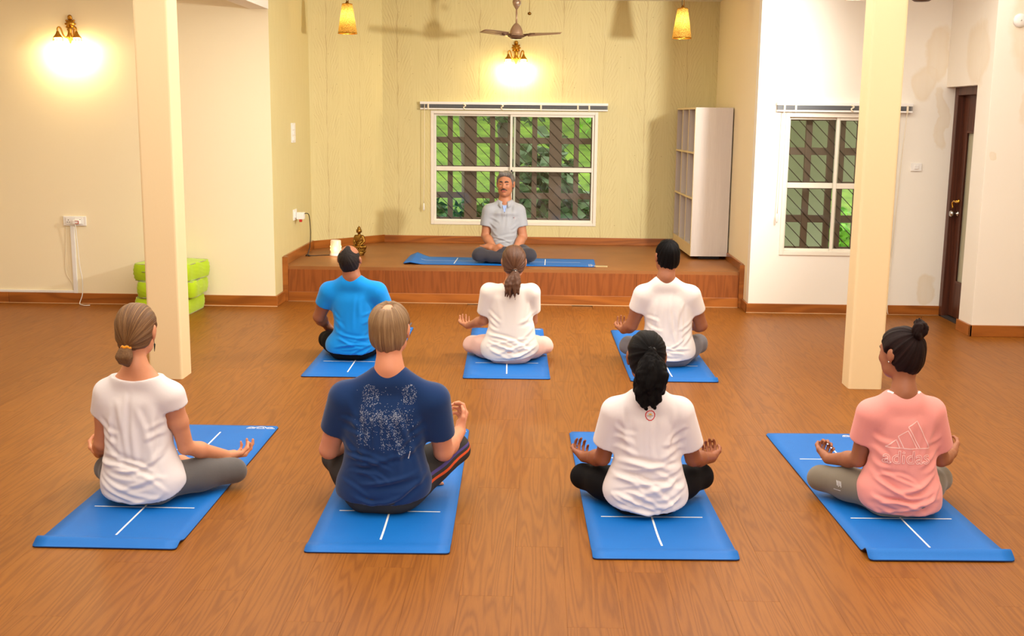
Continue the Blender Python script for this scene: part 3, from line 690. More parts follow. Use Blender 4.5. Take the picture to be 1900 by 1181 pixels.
# ------------------------------------------------------------------ green floor cushions
def cushion(label, x, y, z, w, h, rz, seed, tilt=(0, 0)):
    rg = random.Random(seed); t = thing('floor_cushion', label, 'cushion', (x, y, z), rz, 'green floor cushions')
    t.rotation_euler = (tilt[0], tilt[1], rz)
    N = 14; bm = bmesh.new(); r = bmesh.ops.create_cube(bm, size=1)
    bmesh.ops.subdivide_edges(bm, edges=bm.edges, cuts=N, use_grid_fill=True)
    ph = [rg.uniform(0, 6) for _ in range(6)]
    for v in bm.verts:
        p = v.co*2; q = Vector(p)
        e = 9
        n = (abs(p.x)**e+abs(p.y)**e)**(1/e); bul = 1-max(abs(p.x), abs(p.y))**4
        x_, y_ = p.x/max(n, 1e-6)*max(abs(p.x), abs(p.y)) if n else p.x, p.y/max(n, 1e-6)*max(abs(p.x), abs(p.y)) if n else p.y
        zz = p.z*(.5*h)*(.965+.11*bul)
        side = 1+.045*(1-p.z*p.z)
        w_ = .004*math.sin(9*p.x+ph[0])*math.cos(8*p.y+ph[1])+.0025*math.sin(17*p.x+13*p.z+ph[2])*math.sin(12*p.y+ph[3])
        v.co = Vector((x_*w/2*side+w_*(abs(p.x) > .95), y_*w/2*side+w_*(abs(p.y) > .95), zz+h/2+w_))
    o = from_bm('cover', bm, M['cushion'], t, True)
    for zz in (h*.975, h*.025):
        pts = []
        for k in range(49):
            a = 2*math.pi*k/48; cx_, sy_ = math.cos(a), math.sin(a); n = (abs(cx_)**9+abs(sy_)**9)**(1/9)
            pts.append((cx_/n*w/2*.992, sy_/n*w/2*.992, zz))
        tube('piping', pts, .0045, M['piping'], t, 6)
    tube('seam', [(-w*.3, -w/2*1.05, h*.55), (0, -w/2*1.052, h*.52), (w*.3, -w/2*1.05, h*.55)], .003, M['piping'], t, 6)
cushion('lime green floor cushion at the bottom of the stack behind the pillar', -3.30, 9.93, 0, .48, .145, math.radians(-2), 1)
cushion('lime green floor cushion in the middle of the stack behind the pillar', -3.27, 9.93, .148, .50, .145, math.radians(2), 2)
cushion('lime green floor cushion on top of the stack behind the pillar', -3.27, 9.92, .296, .50, .150, math.radians(-9), 3)

# ------------------------------------------------------------------ small things on the stage
t = thing('aroma_diffuser', 'white porcelain cylinder lamp glowing on the left of the stage', 'diffuser', (-2.068, 11.40, ZP))
lathe('base', [(.064, 0), (.064, .006), (.060, .016), (.054, .026), (.0, .026)], M['white_plastic'], t, 28)
lathe('body', [(.053, .024), (.053, .148), (.050, .156), (.044, .158), (.040, .150)], M['porcelain'], t, 28, cap=False)
lathe('inner_flame', [(0, .03), (.016, .034), (.020, .055), (.012, .085), (0, .10)], emit('diffuser_glow', (1, .6, .25, 1), 9), t, 12)
lathe('oil_dish', [(.0, .140), (.034, .141), (.042, .150)], M['white_plastic'], t, 20, cap=False)
for s in (-1, 1):
    for q in (.062, .092): box('light_slot', (s*.051-.004, -.012, q-.010), (s*.051+.004, .012, q+.010), emit('slot_glow', (1, .62, .24, 1), 5), t, bevel=.003)
lamp('diffuser_light', 'POINT', (-2.068, 11.40-.085, ZP+.075), .25, (1, .55, .2), shadow_soft_size=.03)
t = thing('phone', 'small gold phone lying beside the teacher mat on the stage', 'phone', (.598, 10.80, ZP), math.radians(-4))
box('phone_case', (-.065, -.035, 0), (.065, .035, .009), M['phone'], t, bevel=.004); box('screen', (-.055, -.030, .0088), (.055, .030, .0098), plain('phone_glass', lin(150, 128, 92), .15), t)

# ------------------------------------------------------------------ yoga mats
MW, ML, MT = .5915, 1.8533, .0055
def yoga_mat(label, x, y, z, rz, hump, hy=.06, hs=.034, arch=0, seed=0, logo=True, lift_side=0, bend=0):
    rg = random.Random(seed); t = thing('yoga_mat', label, 'yoga mat', (x, y, z), rz, 'blue yoga mats')
    ph = rg.uniform(0, 6)
    def prof(px, py):
        a = hump*(1+lift_side*px/MW)*math.exp(-((py-hy)/hs)**2)
        e = 0.0
        if arch: a += arch*max(0, 1-abs(py-.07)/.13)**1.3*(.65-.9*px/MW*.6)
        return MT + max(a, 0) + .0006*(1+math.sin(py*7+ph+px*5))
    nx, ny = 10, 80
    ys = [ML*(i/ny)**1.35 if True else 0 for i in range(ny+1)]
    bm = bmesh.new(); T, B = [], []
    cr = .016
    for py in ys:
        dd = min(py, ML-py); ins = (cr-math.sqrt(max(cr*cr-(cr-dd)**2, 0))) if dd < cr else 0
        rowt, rowb = [], []
        for i in range(nx+1):
            px = (i/nx-.5)*(MW-2*ins); zz = prof(px, py)
            rowt.append(bm.verts.new((px, py, zz))); rowb.append(bm.verts.new((px, py, zz-MT+.0004)))
        T.append(rowt); B.append(rowb)
    for j in range(ny):
        for i in range(nx):
            bm.faces.new((T[j][i], T[j][i+1], T[j+1][i+1], T[j+1][i])).material_index = 0
            bm.faces.new((B[j][i], B[j+1][i], B[j+1][i+1], B[j][i+1])).material_index = 1
        bm.faces.new((T[j][0], T[j+1][0], B[j+1][0], B[j][0])).material_index = 1
        bm.faces.new((T[j][nx], B[j][nx], B[j+1][nx], T[j+1][nx])).material_index = 1
    for i in range(nx):
        bm.faces.new((T[0][i], B[0][i], B[0][i+1], T[0][i+1])).material_index = 1
        bm.faces.new((T[ny][i], T[ny][i+1], B[ny][i+1], B[ny][i])).material_index = 1
    from_bm('mat_sheet', bm, [M['mat'], M['mat_edge']], t, True)
    def strip(name, pts, w):
        bm = bmesh.new(); P = [Vector((*p, 0)) for p in pts]; rows = []
        for i, p in enumerate(P):
            d_ = (P[min(i+1, len(P)-1)]-P[max(i-1, 0)]).normalized(); s = Vector((-d_.y, d_.x, 0))*w/2
            rows.append([bm.verts.new((q.x, q.y, prof(q.x, q.y)+.0009)) for q in (p+s, p-s)])
        for a, b in zip(rows, rows[1:]): bm.faces.new((a[0], a[1], b[1], b[0]))
        return from_bm(name, bm, M['white_mark'], t)
    L = lambda a, b, n=24: [(a[0]+(b[0]-a[0])*i/n, a[1]+(b[1]-a[1])*i/n) for i in range(n+1)]
    lp = [(x_+bend*math.sin((y_-.14)*9)*max(0, .5-y_), y_) for x_, y_ in L((0, .14), (0, 1.71), 60)]
    strip('alignment_line', lp, .0085)
    for yy in (.485, 1.365): strip('alignment_line', L((-.225, yy), (.225, yy)), .0085)
    if logo:
        bm = bmesh.new()
        def lstrip(pts, w):
            P = [Vector((*p, 0)) for p in pts]; rows = []
            for i, p in enumerate(P):
                d_ = (P[min(i+1, len(P)-1)]-P[max(i-1, 0)]).normalized(); s = Vector((-d_.y, d_.x, 0))*w/2
                rows.append([bm.verts.new((q.x, q.y, prof(q.x, q.y)+.0009)) for q in (p+s, p-s)])
            for a, b in zip(rows, rows[1:]): bm.faces.new((a[0], a[1], b[1], b[0]))
        y0 = 1.797
        for cx_, r in ((.20, .030), (.20, .018), (.148, .018), (.148, .010), (.252, .018), (.252, .010)):
            lstrip([(cx_+r*math.cos(q), y0+.004+r*1.05*math.sin(q)) for q in np.linspace(0, math.pi, 15)], .0045)
        for k in range(17): 
            if k not in (5, 11): lstrip([(.124+k*.0095, y0-.006), (.124+k*.0095+.0062, y0-.006)], .009)
        from_bm('mat_logo', bm, M['white_mark'], t)['label'] = 'white printed logo of three arches'
    return t
yoga_mat('blue yoga mat under the woman with the low bun, front left', -1.7482, 4.3038, 0, .0009, .018, seed=1, lift_side=-.5)
yoga_mat('blue yoga mat under the man in the navy shirt', -.638, 4.3106, 0, .0192, .007, seed=2, bend=.006)
yoga_mat('blue yoga mat under the woman with the black ponytail', .5306, 4.3019, 0, .0271, .010, seed=3, bend=-.012, lift_side=.6)
yoga_mat('blue yoga mat under the woman in the pink shirt', 1.642, 4.3423, 0, .0313, .030, seed=4, hy=.055)
yoga_mat('blue yoga mat under the woman in pale pink trousers', -.2056, 7.4312, 0, .0252, .004, seed=5)
yoga_mat('blue yoga mat under the dark haired man in the back row', .9262, 7.4235, 0, .0127, .012, seed=6, lift_side=1, bend=-.012)
yoga_mat('blue yoga mat under the man in the bright blue shirt', -1.2999, 7.4039, 0, .0176, .002, seed=7)
yoga_mat('blue yoga mat lying along the stage under the teacher, left end curled', -.3756-ML/2, 10.7616+MW/2+.01, ZP, -math.pi/2-.0147, 0, arch=.05, seed=8)

# ------------------------------------------------------------------ people: implicit surfaces turned into single meshes
f4 = np.float32
def smin(a, b, k):
    if k <= 0: return np.minimum(a, b)
    h = np.maximum(k-np.abs(a-b), 0)/k
    return np.minimum(a, b)-h*h*k*.25
class Field:
    def __init__(s, lo, hi, h):
        s.h = h; s.lo = np.array(lo, float); n = np.ceil((np.array(hi)-s.lo)/h).astype(int)+1; s.n = n
        s.D = np.full(n, 1.0, f4)
        s.ax = [(s.lo[i]+h*np.arange(n[i])).astype(f4) for i in range(3)]
    def sl(s, lo, hi, m):
        r = []
        for i in range(3):
            a = int(np.floor((lo[i]-m-s.lo[i])/s.h)); b = int(np.ceil((hi[i]+m-s.lo[i])/s.h))+1
            a, b = max(a, 0), min(b, s.n[i])
            if b <= a: return None
            r.append(slice(a, b))
        return tuple(r)
    def grid(s, r): return s.ax[0][r[0]][:, None, None], s.ax[1][r[1]][None, :, None], s.ax[2][r[2]][None, None, :]
    def add(s, prim, k=.02):
        lo, hi, fn = prim; r = s.sl(lo, hi, k+3*s.h)
        if r is None: return
        s.D[r] = smin(s.D[r], fn(*s.grid(r)).astype(f4), k)
    def sub(s, prim, k=.01):
        lo, hi, fn = prim; r = s.sl(lo, hi, k+3*s.h)
        if r is None: return
        s.D[r] = -smin(-s.D[r], fn(*s.grid(r)).astype(f4), k)
    def cut(s, fn, k=0):                       # keep where fn < 0
        r = (slice(0, s.n[0]), slice(0, s.n[1]), slice(0, s.n[2]))
        s.D = -smin(-s.D, -(fn(*s.grid(r)).astype(f4)+np.zeros_like(s.D)), k)
    def mesh(s):
        D = s.D; D[0], D[-1], D[:, 0], D[:, -1], D[:, :, 0], D[:, :, -1] = 1, 1, 1, 1, 1, 1
        I = D < 0; n = s.n
        cnt = np.zeros(n-1, np.uint8); V = lambda A, i, j, k: A[i:n[0]-1+i, j:n[1]-1+j, k:n[2]-1+k]
        for i in (0, 1):
            for j in (0, 1):
                for k in (0, 1): cnt += V(I, i, j, k)
        act = (cnt > 0) & (cnt < 8); idx = np.argwhere(act); N = len(idx)
        cid = np.full(n-1, -1, np.int32); cid[act] = np.arange(N)
        cor = [(i, j, k) for i in (0, 1) for j in (0, 1) for k in (0, 1)]
        val = np.stack([D[idx[:, 0]+c[0], idx[:, 1]+c[1], idx[:, 2]+c[2]] for c in cor], 1)
        P = np.zeros((N, 3)); w = np.zeros(N); co = np.array(cor, float)
        for a in range(8):
            for b in range(a+1, 8):
                if np.abs(co[a]-co[b]).sum() != 1: continue
                m = (val[:, a] < 0) != (val[:, b] < 0); t = val[m, a]/(val[m, a]-val[m, b])
                P[m] += co[a]+t[:, None]*(co[b]-co[a]); w[m] += 1
        P = s.lo+s.h*(idx+P/w[:, None])
        F = []
        for ax in range(3):
            u, v = (ax+1) % 3, (ax+2) % 3
            sl0 = [slice(1, None)]*3; sl0[ax] = slice(0, n[ax]-1); sl1 = list(sl0); sl1[ax] = slice(1, n[ax])
            for i in (u, v): sl0[i] = slice(1, n[i]-1); sl1[i] = slice(1, n[i]-1)
            A, B = I[tuple(sl0)], I[tuple(sl1)]; e = np.argwhere(A != B); ins = A[e[:, 0], e[:, 1], e[:, 2]]
            for i in (u, v): e[:, i] += 1
            q = []
            for du, dv in ((0, 0), (-1, 0), (-1, -1), (0, -1)):
                c = e.copy(); c[:, u] += du; c[:, v] += dv; q.append(cid[c[:, 0], c[:, 1], c[:, 2]])
            q = np.stack(q, 1); q[~ins] = q[~ins][:, ::-1]; F.append(q)
        return P, np.concatenate(F)
def vnormals(P, F):
    n = np.cross(P[F[:, 2]]-P[F[:, 0]], P[F[:, 3]]-P[F[:, 1]]); N = np.zeros_like(P)
    for i in range(4): np.add.at(N, F[:, i], n)
    return N/np.maximum(np.linalg.norm(N, axis=1), 1e-12)[:, None]
def relax(P, F, it=1, f=.5):
    for _ in range(it):
        S = np.zeros_like(P); c = np.zeros(len(P))
        for i in range(4):
            a, b = F[:, i], F[:, (i+1) % 4]
            np.add.at(S, a, P[b]); np.add.at(S, b, P[a]); np.add.at(c, a, 1); np.add.at(c, b, 1)
        P = P*(1-f)+f*S/c[:, None]
    return P
def to_mesh(name, P, F, mats, parent, attrs=None):
    me = bpy.data.meshes.new(name); me.vertices.add(len(P)); me.vertices.foreach_set('co', P.astype(f4).ravel())
    me.loops.add(len(F)*4); me.loops.foreach_set('vertex_index', F.astype(np.int32).ravel())
    me.polygons.add(len(F)); me.polygons.foreach_set('loop_start', np.arange(0, len(F)*4, 4, dtype=np.int32))
    me.update(calc_edges=True)
    for k, a in (attrs or {}).items():
        if a.ndim == 1: me.attributes.new(k, 'FLOAT', 'POINT').data.foreach_set('value', a.astype(f4))
        else: me.attributes.new(k, 'FLOAT_VECTOR', 'POINT').data.foreach_set('vector', a.astype(f4).ravel())
    return link(name, me, mats, parent, True)
A3 = lambda v: np.array(v, float)
def rcone(a, b, ra, rb):
    a, b = A3(a), A3(b); ba = b-a; L = max(ba@ba, 1e-9); rm = max(ra, rb)
    def fn(X, Y, Z):
        x, y, z = X-a[0], Y-a[1], Z-a[2]; t = np.clip((x*ba[0]+y*ba[1]+z*ba[2])/L, 0, 1)
        return np.sqrt((x-t*ba[0])**2+(y-t*ba[1])**2+(z-t*ba[2])**2)-(ra+(rb-ra)*t)
    return np.minimum(a, b)-rm, np.maximum(a, b)+rm, fn
def ell(c, r, R=None):
    c, r = A3(c), A3(r); m = r.max()
    def fn(X, Y, Z):
        x, y, z = X-c[0], Y-c[1], Z-c[2]
        if R is not None: x, y, z = [R[0, i]*x+R[1, i]*y+R[2, i]*z for i in range(3)]
        k0 = np.sqrt((x/r[0])**2+(y/r[1])**2+(z/r[2])**2); k1 = np.sqrt((x/r[0]**2)**2+(y/r[1]**2)**2+(z/r[2]**2)**2)
        return k0*(k0-1)/np.maximum(k1, 1e-6)
    return c-m, c+m, fn
def inter(prim, g, k=.004):
    lo, hi, fn = prim
    return lo, hi, lambda X, Y, Z: -smin(-fn(X, Y, Z), -g(X, Y, Z), k)
def column(sec, n=2.35, off=0):
    """sec: rows of z, x0, x1, yback, yfront: an elliptical column with that silhouette."""
    S = np.array(sorted(sec), float); z = np.linspace(S[0, 0], S[-1, 0], 60)
    C_ = [np.interp(z, S[:, 0], S[:, i]) for i in range(1, 5)]
    for _ in range(3): C_ = [np.concatenate(([c[0]], (c[:-2]+2*c[1:-1]+c[2:])/4, [c[-1]])) for c in C_]
    x0, x1, y0, y1 = C_
    def fn(X, Y, Z):
        zz = Z.ravel(); i = lambda a: np.interp(zz, z, a)[None, None, :].astype(f4)
        cx, a = i((x0+x1)/2), i((x1-x0)/2)+off; cy, b = i((y0+y1)/2), i((y1-y0)/2)+off
        px, py = X-cx, Y-cy; r = ((np.abs(px)/a)**n+(np.abs(py)/b)**n)**(1/n); L = np.sqrt(px*px+py*py)
        d = np.where(r > .05, L*(1-1/np.maximum(r, .05)), -np.minimum(a, b))
        dz = np.maximum(zz-z[-1], z[0]-zz)[None, None, :].astype(f4)
        return np.where(dz > 0, np.sqrt(np.maximum(d, 0)**2+np.maximum(dz, 0)**2), np.maximum(d, dz*1.0))
    return A3([x0.min()-off, y0.min()-off, z[0]]), A3([x1.max()+off, y1.max()+off, z[-1]]), fn
def wob(P, freq, seed, n=7):
    rg = np.random.RandomState(seed); o = np.zeros(len(P))
    for i in range(n):
        k = rg.normal(size=3); k *= freq*rg.uniform(.6, 1.6)/np.linalg.norm(k); o += np.sin(P@k+rg.uniform(0, 6.28))
    return o/n**.5
unit = lambda v: A3(v)/max(np.linalg.norm(v), 1e-9)
def rot(yaw, pitch, roll):
    cy, sy, cp, sp, cr, sr = math.cos(yaw), math.sin(yaw), math.cos(pitch), math.sin(pitch), math.cos(roll), math.sin(roll)
    return np.array([[cy, -sy, 0], [sy, cy, 0], [0, 0, 1]]) @ np.array([[1, 0, 0], [0, cp, -sp], [0, sp, cp]]) @ np.array([[cr, 0, sr], [0, 1, 0], [-sr, 0, cr]])

def hand_prims(wr, d, nrm, side, s=1.0, curl=(.35, .4, .45, .5), mudra=False, spread=.10):
    """palm of four metacarpals, four fingers of unequal length, a thumb off the side of the palm."""
    d = unit(d); nrm = unit(A3(nrm)-d*(A3(nrm)@d)); lat = np.cross(d, nrm)*side      # lat points to the thumb side
    out = []; kn = []
    for i, (o, l) in enumerate(((.030, .086), (.010, .090), (-.010, .085), (-.028, .077))):
        a = wr+lat*o*.55*s+d*.012*s; b = wr+(lat*o+d*l)*s+nrm*(-.004*s)
        out.append((rcone(a, b, .0135*s, .0115*s), .012)); kn.append(b)
    out.append((rcone(wr+lat*.018*s+d*.02*s+nrm*.008*s, wr+lat*.026*s+d*.045*s+nrm*.010*s, .015*s, .012*s), .014))
    out.append((rcone(wr-lat*.018*s+d*.02*s+nrm*.006*s, wr-lat*.024*s+d*.055*s+nrm*.006*s, .013*s, .011*s), .014))
    for i, (L, r) in enumerate((((.043, .026, .021), .0088), ((.047, .030, .022), .0090), ((.044, .028, .022), .0085), ((.034, .021, .019), .0076))):
        p = kn[i]; an = 0; sp = spread*(1.2-i*.8); base = unit(d+lat*sp)
        c = curl[i]*(2.0 if (mudra and i == 0) else 1)
        for j, l in enumerate(L):
            an += c*(.8, 1.15, .8)[j]; v = base*math.cos(an)+nrm*math.sin(an); q = p+v*l*s
            out.append((rcone(p, q, r*s*(1-.06*j), r*s*(1-.06*(j+1))), .006)); p = q
        if i == 0: tip = p
    p0 = wr+lat*.020*s+d*.018*s+nrm*.006*s; p1 = wr+(lat*.048+d*.048+nrm*.014)*s
    if mudra: p3 = tip-nrm*.002+lat*.006*s; p2 = (p1+p3)/2+lat*.012*s+d*.006*s
    else: p2 = wr+(lat*.056+d*.078+nrm*.022)*s; p3 = wr+(lat*.050+d*.102+nrm*.032)*s
    out += [(rcone(p0, p1, .015*s, .0115*s), .012), (rcone(p1, p2, .0105*s, .0095*s), .006), (rcone(p2, p3, .0095*s, .0078*s), .006)]
    return out
def foot_prims(ank, toe, up, s=1.0):
    ank, toe = A3(ank), A3(toe); d = unit(toe-ank); up = unit(A3(up)-d*(A3(up)@d)); lat = np.cross(d, up); L = np.linalg.norm(toe-ank)
    o = [(rcone(ank, ank-d*.035*s-up*.035*s, .034*s, .030*s), .02), (rcone(ank-up*.01, ank+d*(L*.62)-up*.022*s, .036*s, .026*s), .02),
         (rcone(ank+d*L*.35+lat*.022*s-up*.02*s, ank+d*L*.66+lat*.024*s-up*.026*s, .024*s, .020*s), .02), (rcone(ank+d*L*.35-lat*.02*s-up*.02*s, ank+d*L*.62-lat*.026*s-up*.028*s, .024*s, .018*s), .02)]
    for i in range(5):
        b = ank+d*L*(.66-.03*i*.8)+lat*(.032-.017*i)*s-up*.026*s; l = (.046, .040, .036, .031, .026)[i]*s
        o.append((rcone(b, b+d*l-up*.006*s, (.0115 if i == 0 else .0085)*s, (.0105 if i == 0 else .0075)*s), .006))
    return o

class Head:
    def __init__(s, c, R, sc): s.c, s.R, s.s = A3(c), R, sc
    def p(s, v): return s.c+s.R@(A3(v)*s.s)
    def rc(s, a, b, ra, rb): return rcone(s.p(a), s.p(b), ra*s.s, rb*s.s)
    def el(s, c, r): return ell(s.p(c), A3(r)*s.s, s.R)
    def loc(s, P): return ((P-s.c)@s.R)/s.s
    def lx(s, X, Y, Z):
        x, y, z = X-s.c[0], Y-s.c[1], Z-s.c[2]; R = s.R
        return [(R[0, i]*x+R[1, i]*y+R[2, i]*z)/s.s for i in range(3)]
def head_prims(H, female):
    j = .93 if female else 1
    o = [(H.el((0, -.012, .030), (.0745, .093, .084)), .01), (H.el((0, .030, -.018), (.064*j, .062, .085)), .03), (H.rc((-.030*j, .035, -.070), (.030*j, .035, -.070), .030, .030), .03),
         (H.rc((0, .058, -.092), (0, .066, -.092), .022*j, .018), .025), (H.el((0, -.035, -.035), (.058, .058, .055)), .03)]
    o += [(H.rc((-.034, .066, -.022), (-.042, .050, -.030), .020, .018), .02), (H.rc((.034, .066, -.022), (.042, .050, -.030), .020, .018), .02)]
    o += [(H.rc((-.030, .078, .026), (.030, .078, .026), .011, .011), .015)]
    o += [(H.rc((0, .086, .014), (0, .105, -.022), .0065, .0095), .010), (H.el((0, .098, -.028), (.0165*j, .012, .009)), .006), (H.rc((0, .108, -.024), (0, .109, -.026), .009, .009), .006)]
    o += [(H.el((-.031, .076, .006), (.015, .011, .010)), .004), (H.el((.031, .076, .006), (.015, .011, .010)), .004)]
    o += [(H.rc((-.017, .088, -.0535), (.017, .088, -.0535), .0062, .0062), .006), (H.rc((-.013, .087, -.064), (.013, .087, -.064), .0068, .0068), .006)]
    for s in (-1, 1):
        o += [(H.el((s*.082, -.010, .004), (.0095, .020, .029)), .006), (H.el((s*.079, -.003, -.023), (.0080, .010, .014)), .006)]
    return o
def head_carve(H):
    return [(H.el((-.031, .098, .010), (.020, .014, .012)), .014), (H.el((.031, .098, .010), (.020, .014, .012)), .014), (H.rc((-.020, .101, -.0585), (.020, .101, -.0585), .0060, .0060), .004)]
def hair_cap(H, thick, line, nape=-.085, volume=(1, 1, 1), side=.0):
    """scalp hair cut along a hairline: line = rows (z, ymax) in head space."""
    L = np.array(sorted(line), float)
    def keep(X, Y, Z):
        x, y, z = H.lx(X, Y, Z); lim = np.interp(z, L[:, 0], L[:, 1]).astype(f4)
        return (np.maximum(y-lim, (nape+.25*np.abs(x))-z)*.8*H.s).astype(f4)
    a = H.el((0, -.012, .030), ((.0745+thick)*volume[0], (.093+thick)*volume[1], (.084+thick)*volume[2]))
    b = H.el((0, -.036, -.030), (.060+thick, .058+thick, .058+thick))
    return [(inter(a, keep, .010*H.s), .02), (inter(b, keep, .010*H.s), .03)]
LINE_F = [(-.2, -.03), (-.05, -.022), (-.012, .012), (.02, .040), (.05, .062), (.078, .078), (.10, .078), (.2, .08)]
LINE_M = [(-.2, -.045), (-.06, -.040), (-.012, .006), (.012, .034), (.035, .040), (.055, .058), (.078, .074), (.2, .078)]
def strand_attr(H, P, tie, axis, kx=3.2, kl=.14):
    q = H.loc(P)-A3(tie); ax = unit(axis); e1 = unit(np.cross(ax, (0.31, .2, .93))); e2 = np.cross(ax, e1)
    u, v = q@e1, q@e2; r = np.maximum(np.sqrt(u*u+v*v), 1e-4)
    return np.stack([u/r*kx, v/r*kx, np.linalg.norm(q, axis=1)*kl*4], 1)
def tail_attr(P, a, b, k=90):
    a, b = A3(a), A3(b); ax = unit(b-a); e1 = unit(np.cross(ax, (1, .3, .1))); e2 = np.cross(ax, e1); q = P-a
    return np.stack([(q@e1)*k, (q@e2)*k, (q@ax)*4], 1)

def fold_disp(P, N, folds):
    o = np.zeros(len(P)); wt = np.clip(np.abs(N[:, 1])*1.3, 0, 1)
    for (x1, z1, x2, z2, w, amp, bow) in folds:
        dx, dz = x2-x1, z2-z1; L = math.hypot(dx, dz); ux, uz = dx/L, dz/L
        s = ((P[:, 0]-x1)*ux+(P[:, 2]-z1)*uz)/L; m = (s > -.15) & (s < 1.15)
        if not m.any(): continue
        t = -(P[m, 0]-x1)*uz+(P[m, 2]-z1)*ux-bow*4*s[m]*(1-s[m])
        env = np.sin(np.clip((s[m]+.15)/1.3, 0, 1)*math.pi)**.8
        o[m] += amp*env*(np.exp(-(t/w)**2)-.75*np.exp(-((t-1.7*w)/(1.1*w))**2))
    return o*wt
def make_folds(rg, zl, zh, hw, cx, nw, nd, amp, slant=1):
    F = []
    for i in range(nw):                                   # gathers across the small of the back
        s = rg.choice((-1, 1)); z = zl+(zh-zl)*rg.random(); L = rg.uniform(.10, .24)
        x1 = cx+s*hw*rg.uniform(.55, 1.0); F.append((x1, z, x1-s*L, z-slant*rg.uniform(.015, .085), rg.uniform(.007, .012), amp*rg.uniform(.6, 1.2), rg.uniform(-.012, .02)))
    for i in range(nd):                                   # drapes falling from the shoulder blades
        x = cx+hw*rg.uniform(-.85, .85); z = zh+rg.uniform(.12, .26); F.append((x, z, x*.75+cx*.25+rg.uniform(-.02, .02), z-rg.uniform(.10, .22), rg.uniform(.010, .016), amp*rg.uniform(.35, .8), rg.uniform(-.01, .01)))
    for s in (-1, 1):                                     # pulls from the armholes
        for k in range(3):
            z = zh+.14-.05*k; F.append((cx+s*hw*.98, z, cx+s*hw*rg.uniform(.35, .6), z-rg.uniform(.02, .09), .011, amp*.7, rg.uniform(-.01, .01)))
    return F

JOINTS = {}
JOINTS['W1'] = dict(base=(-1.737, 4.879, 0.0000), rows=[(0.464, -0.222, 0.1), (0.421, -0.22, 0.098), (0.363, -0.202, 0.095), (0.273, -0.203, 0.094), (0.2, -0.217, 0.12), (0.118, -0.231, 0.154), (0.044, -0.233, 0.139), (-0.007, -0.201, 0.08)],
    neck=(-0.039, -0.045, 0.637), head=(-0.041, 0.0, 0.794), shL=(-0.187, -0.02, 0.531), shR=(0.116, -0.02, 0.524), elL=(-0.245, 0.05, 0.26), elR=(0.141, 0.05, 0.247), wrR=(0.272, 0.27, 0.141), tipR=(0.347, 0.37, 0.133), knR=(0.31, 0.22, 0.075), knL=(-0.292, 0.22, 0.082), cufL=(-0.254, 0.0, 0.425), cufR=(0.143, 0.0, 0.467))
JOINTS['M2'] = dict(base=(-0.655, 4.843, 0.0000), rows=[(0.451, -0.195, 0.177), (0.366, -0.204, 0.17), (0.28, -0.198, 0.154), (0.216, -0.208, 0.171), (0.151, -0.234, 0.193), (0.086, -0.24, 0.185), (0.019, -0.202, 0.134), (-0.013, -0.141, 0.095)],
    neck=(0.01, -0.05, 0.655), head=(0.009, 0.0, 0.823), shL=(-0.199, -0.02, 0.563), shR=(0.21, -0.02, 0.56), elL=(-0.279, 0.06, 0.256), elR=(0.238, 0.06, 0.256), wrR=(0.297, 0.27, 0.293), tipR=(0.339, 0.36, 0.364), knR=(0.272, 0.26, 0.212), knL=(-0.267, 0.22, 0.167), cufL=(-0.256, 0.02, 0.359), cufR=(0.236, 0.03, 0.34))
JOINTS['W3'] = dict(base=(0.493, 4.863, 0.0000), rows=[(0.38, -0.141, 0.127), (0.304, -0.143, 0.136), (0.247, -0.149, 0.155), (0.18, -0.171, 0.171), (0.11, -0.189, 0.187), (0.052, -0.178, 0.199), (-0.007, -0.111, 0.165)],
    neck=(-0.005, -0.045, 0.567), head=(-0.015, 0.0, 0.712), shL=(-0.15, -0.02, 0.488), shR=(0.144, -0.02, 0.493), elL=(-0.192, 0.05, 0.236), elR=(0.215, 0.05, 0.239), wrL=(-0.27, 0.2, 0.191), tipL=(-0.297, 0.26, 0.238), wrR=(0.321, 0.2, 0.199), tipR=(0.3, 0.26, 0.243), knL=(-0.27, 0.22, 0.093), knR=(0.278, 0.22, 0.103), cufL=(-0.193, 0.02, 0.31), cufR=(0.197, 0.02, 0.303))
JOINTS['W4'] = dict(base=(1.612, 4.905, 0.0000), rows=[(0.388, -0.121, 0.155), (0.326, -0.134, 0.159), (0.256, -0.132, 0.169), (0.195, -0.144, 0.184), (0.137, -0.165, 0.202), (0.067, -0.139, 0.213), (-0.004, -0.078, 0.208)],
    neck=(-0.001, -0.045, 0.571), head=(-0.015, 0.0, 0.738), shL=(-0.139, -0.02, 0.489), shR=(0.137, -0.02, 0.501), elL=(-0.155, 0.05, 0.237), elR=(0.22, 0.06, 0.243), wrL=(-0.246, 0.22, 0.185), tipL=(-0.21, 0.28, 0.215), wrR=(0.319, 0.2, 0.228), tipR=(0.337, 0.24, 0.247), knL=(-0.275, 0.22, 0.092), knR=(0.276, 0.22, 0.1), cufL=(-0.173, 0.02, 0.341), cufR=(0.219, 0.03, 0.313))
JOINTS['M5'] = dict(base=(-1.328, 7.993, 0.0000), rows=[(0.444, -0.161, 0.152), (0.393, -0.162, 0.155), (0.298, -0.142, 0.137), (0.207, -0.148, 0.122), (0.131, -0.181, 0.141), (0.072, -0.182, 0.148), (0.036, -0.147, 0.136)],
    neck=(-0.003, -0.06, 0.613), head=(-0.015, -0.05, 0.735), shL=(-0.181, -0.02, 0.542), shR=(0.183, -0.02, 0.547), elL=(-0.261, 0.05, 0.301), wrL=(-0.236, 0.2, 0.21), elR=(0.249, 0.05, 0.309), knL=(-0.234, 0.2, 0.104), knR=(0.187, 0.2, 0.103), cufL=(-0.23, 0.0, 0.397), cufR=(0.234, 0.02, 0.412))
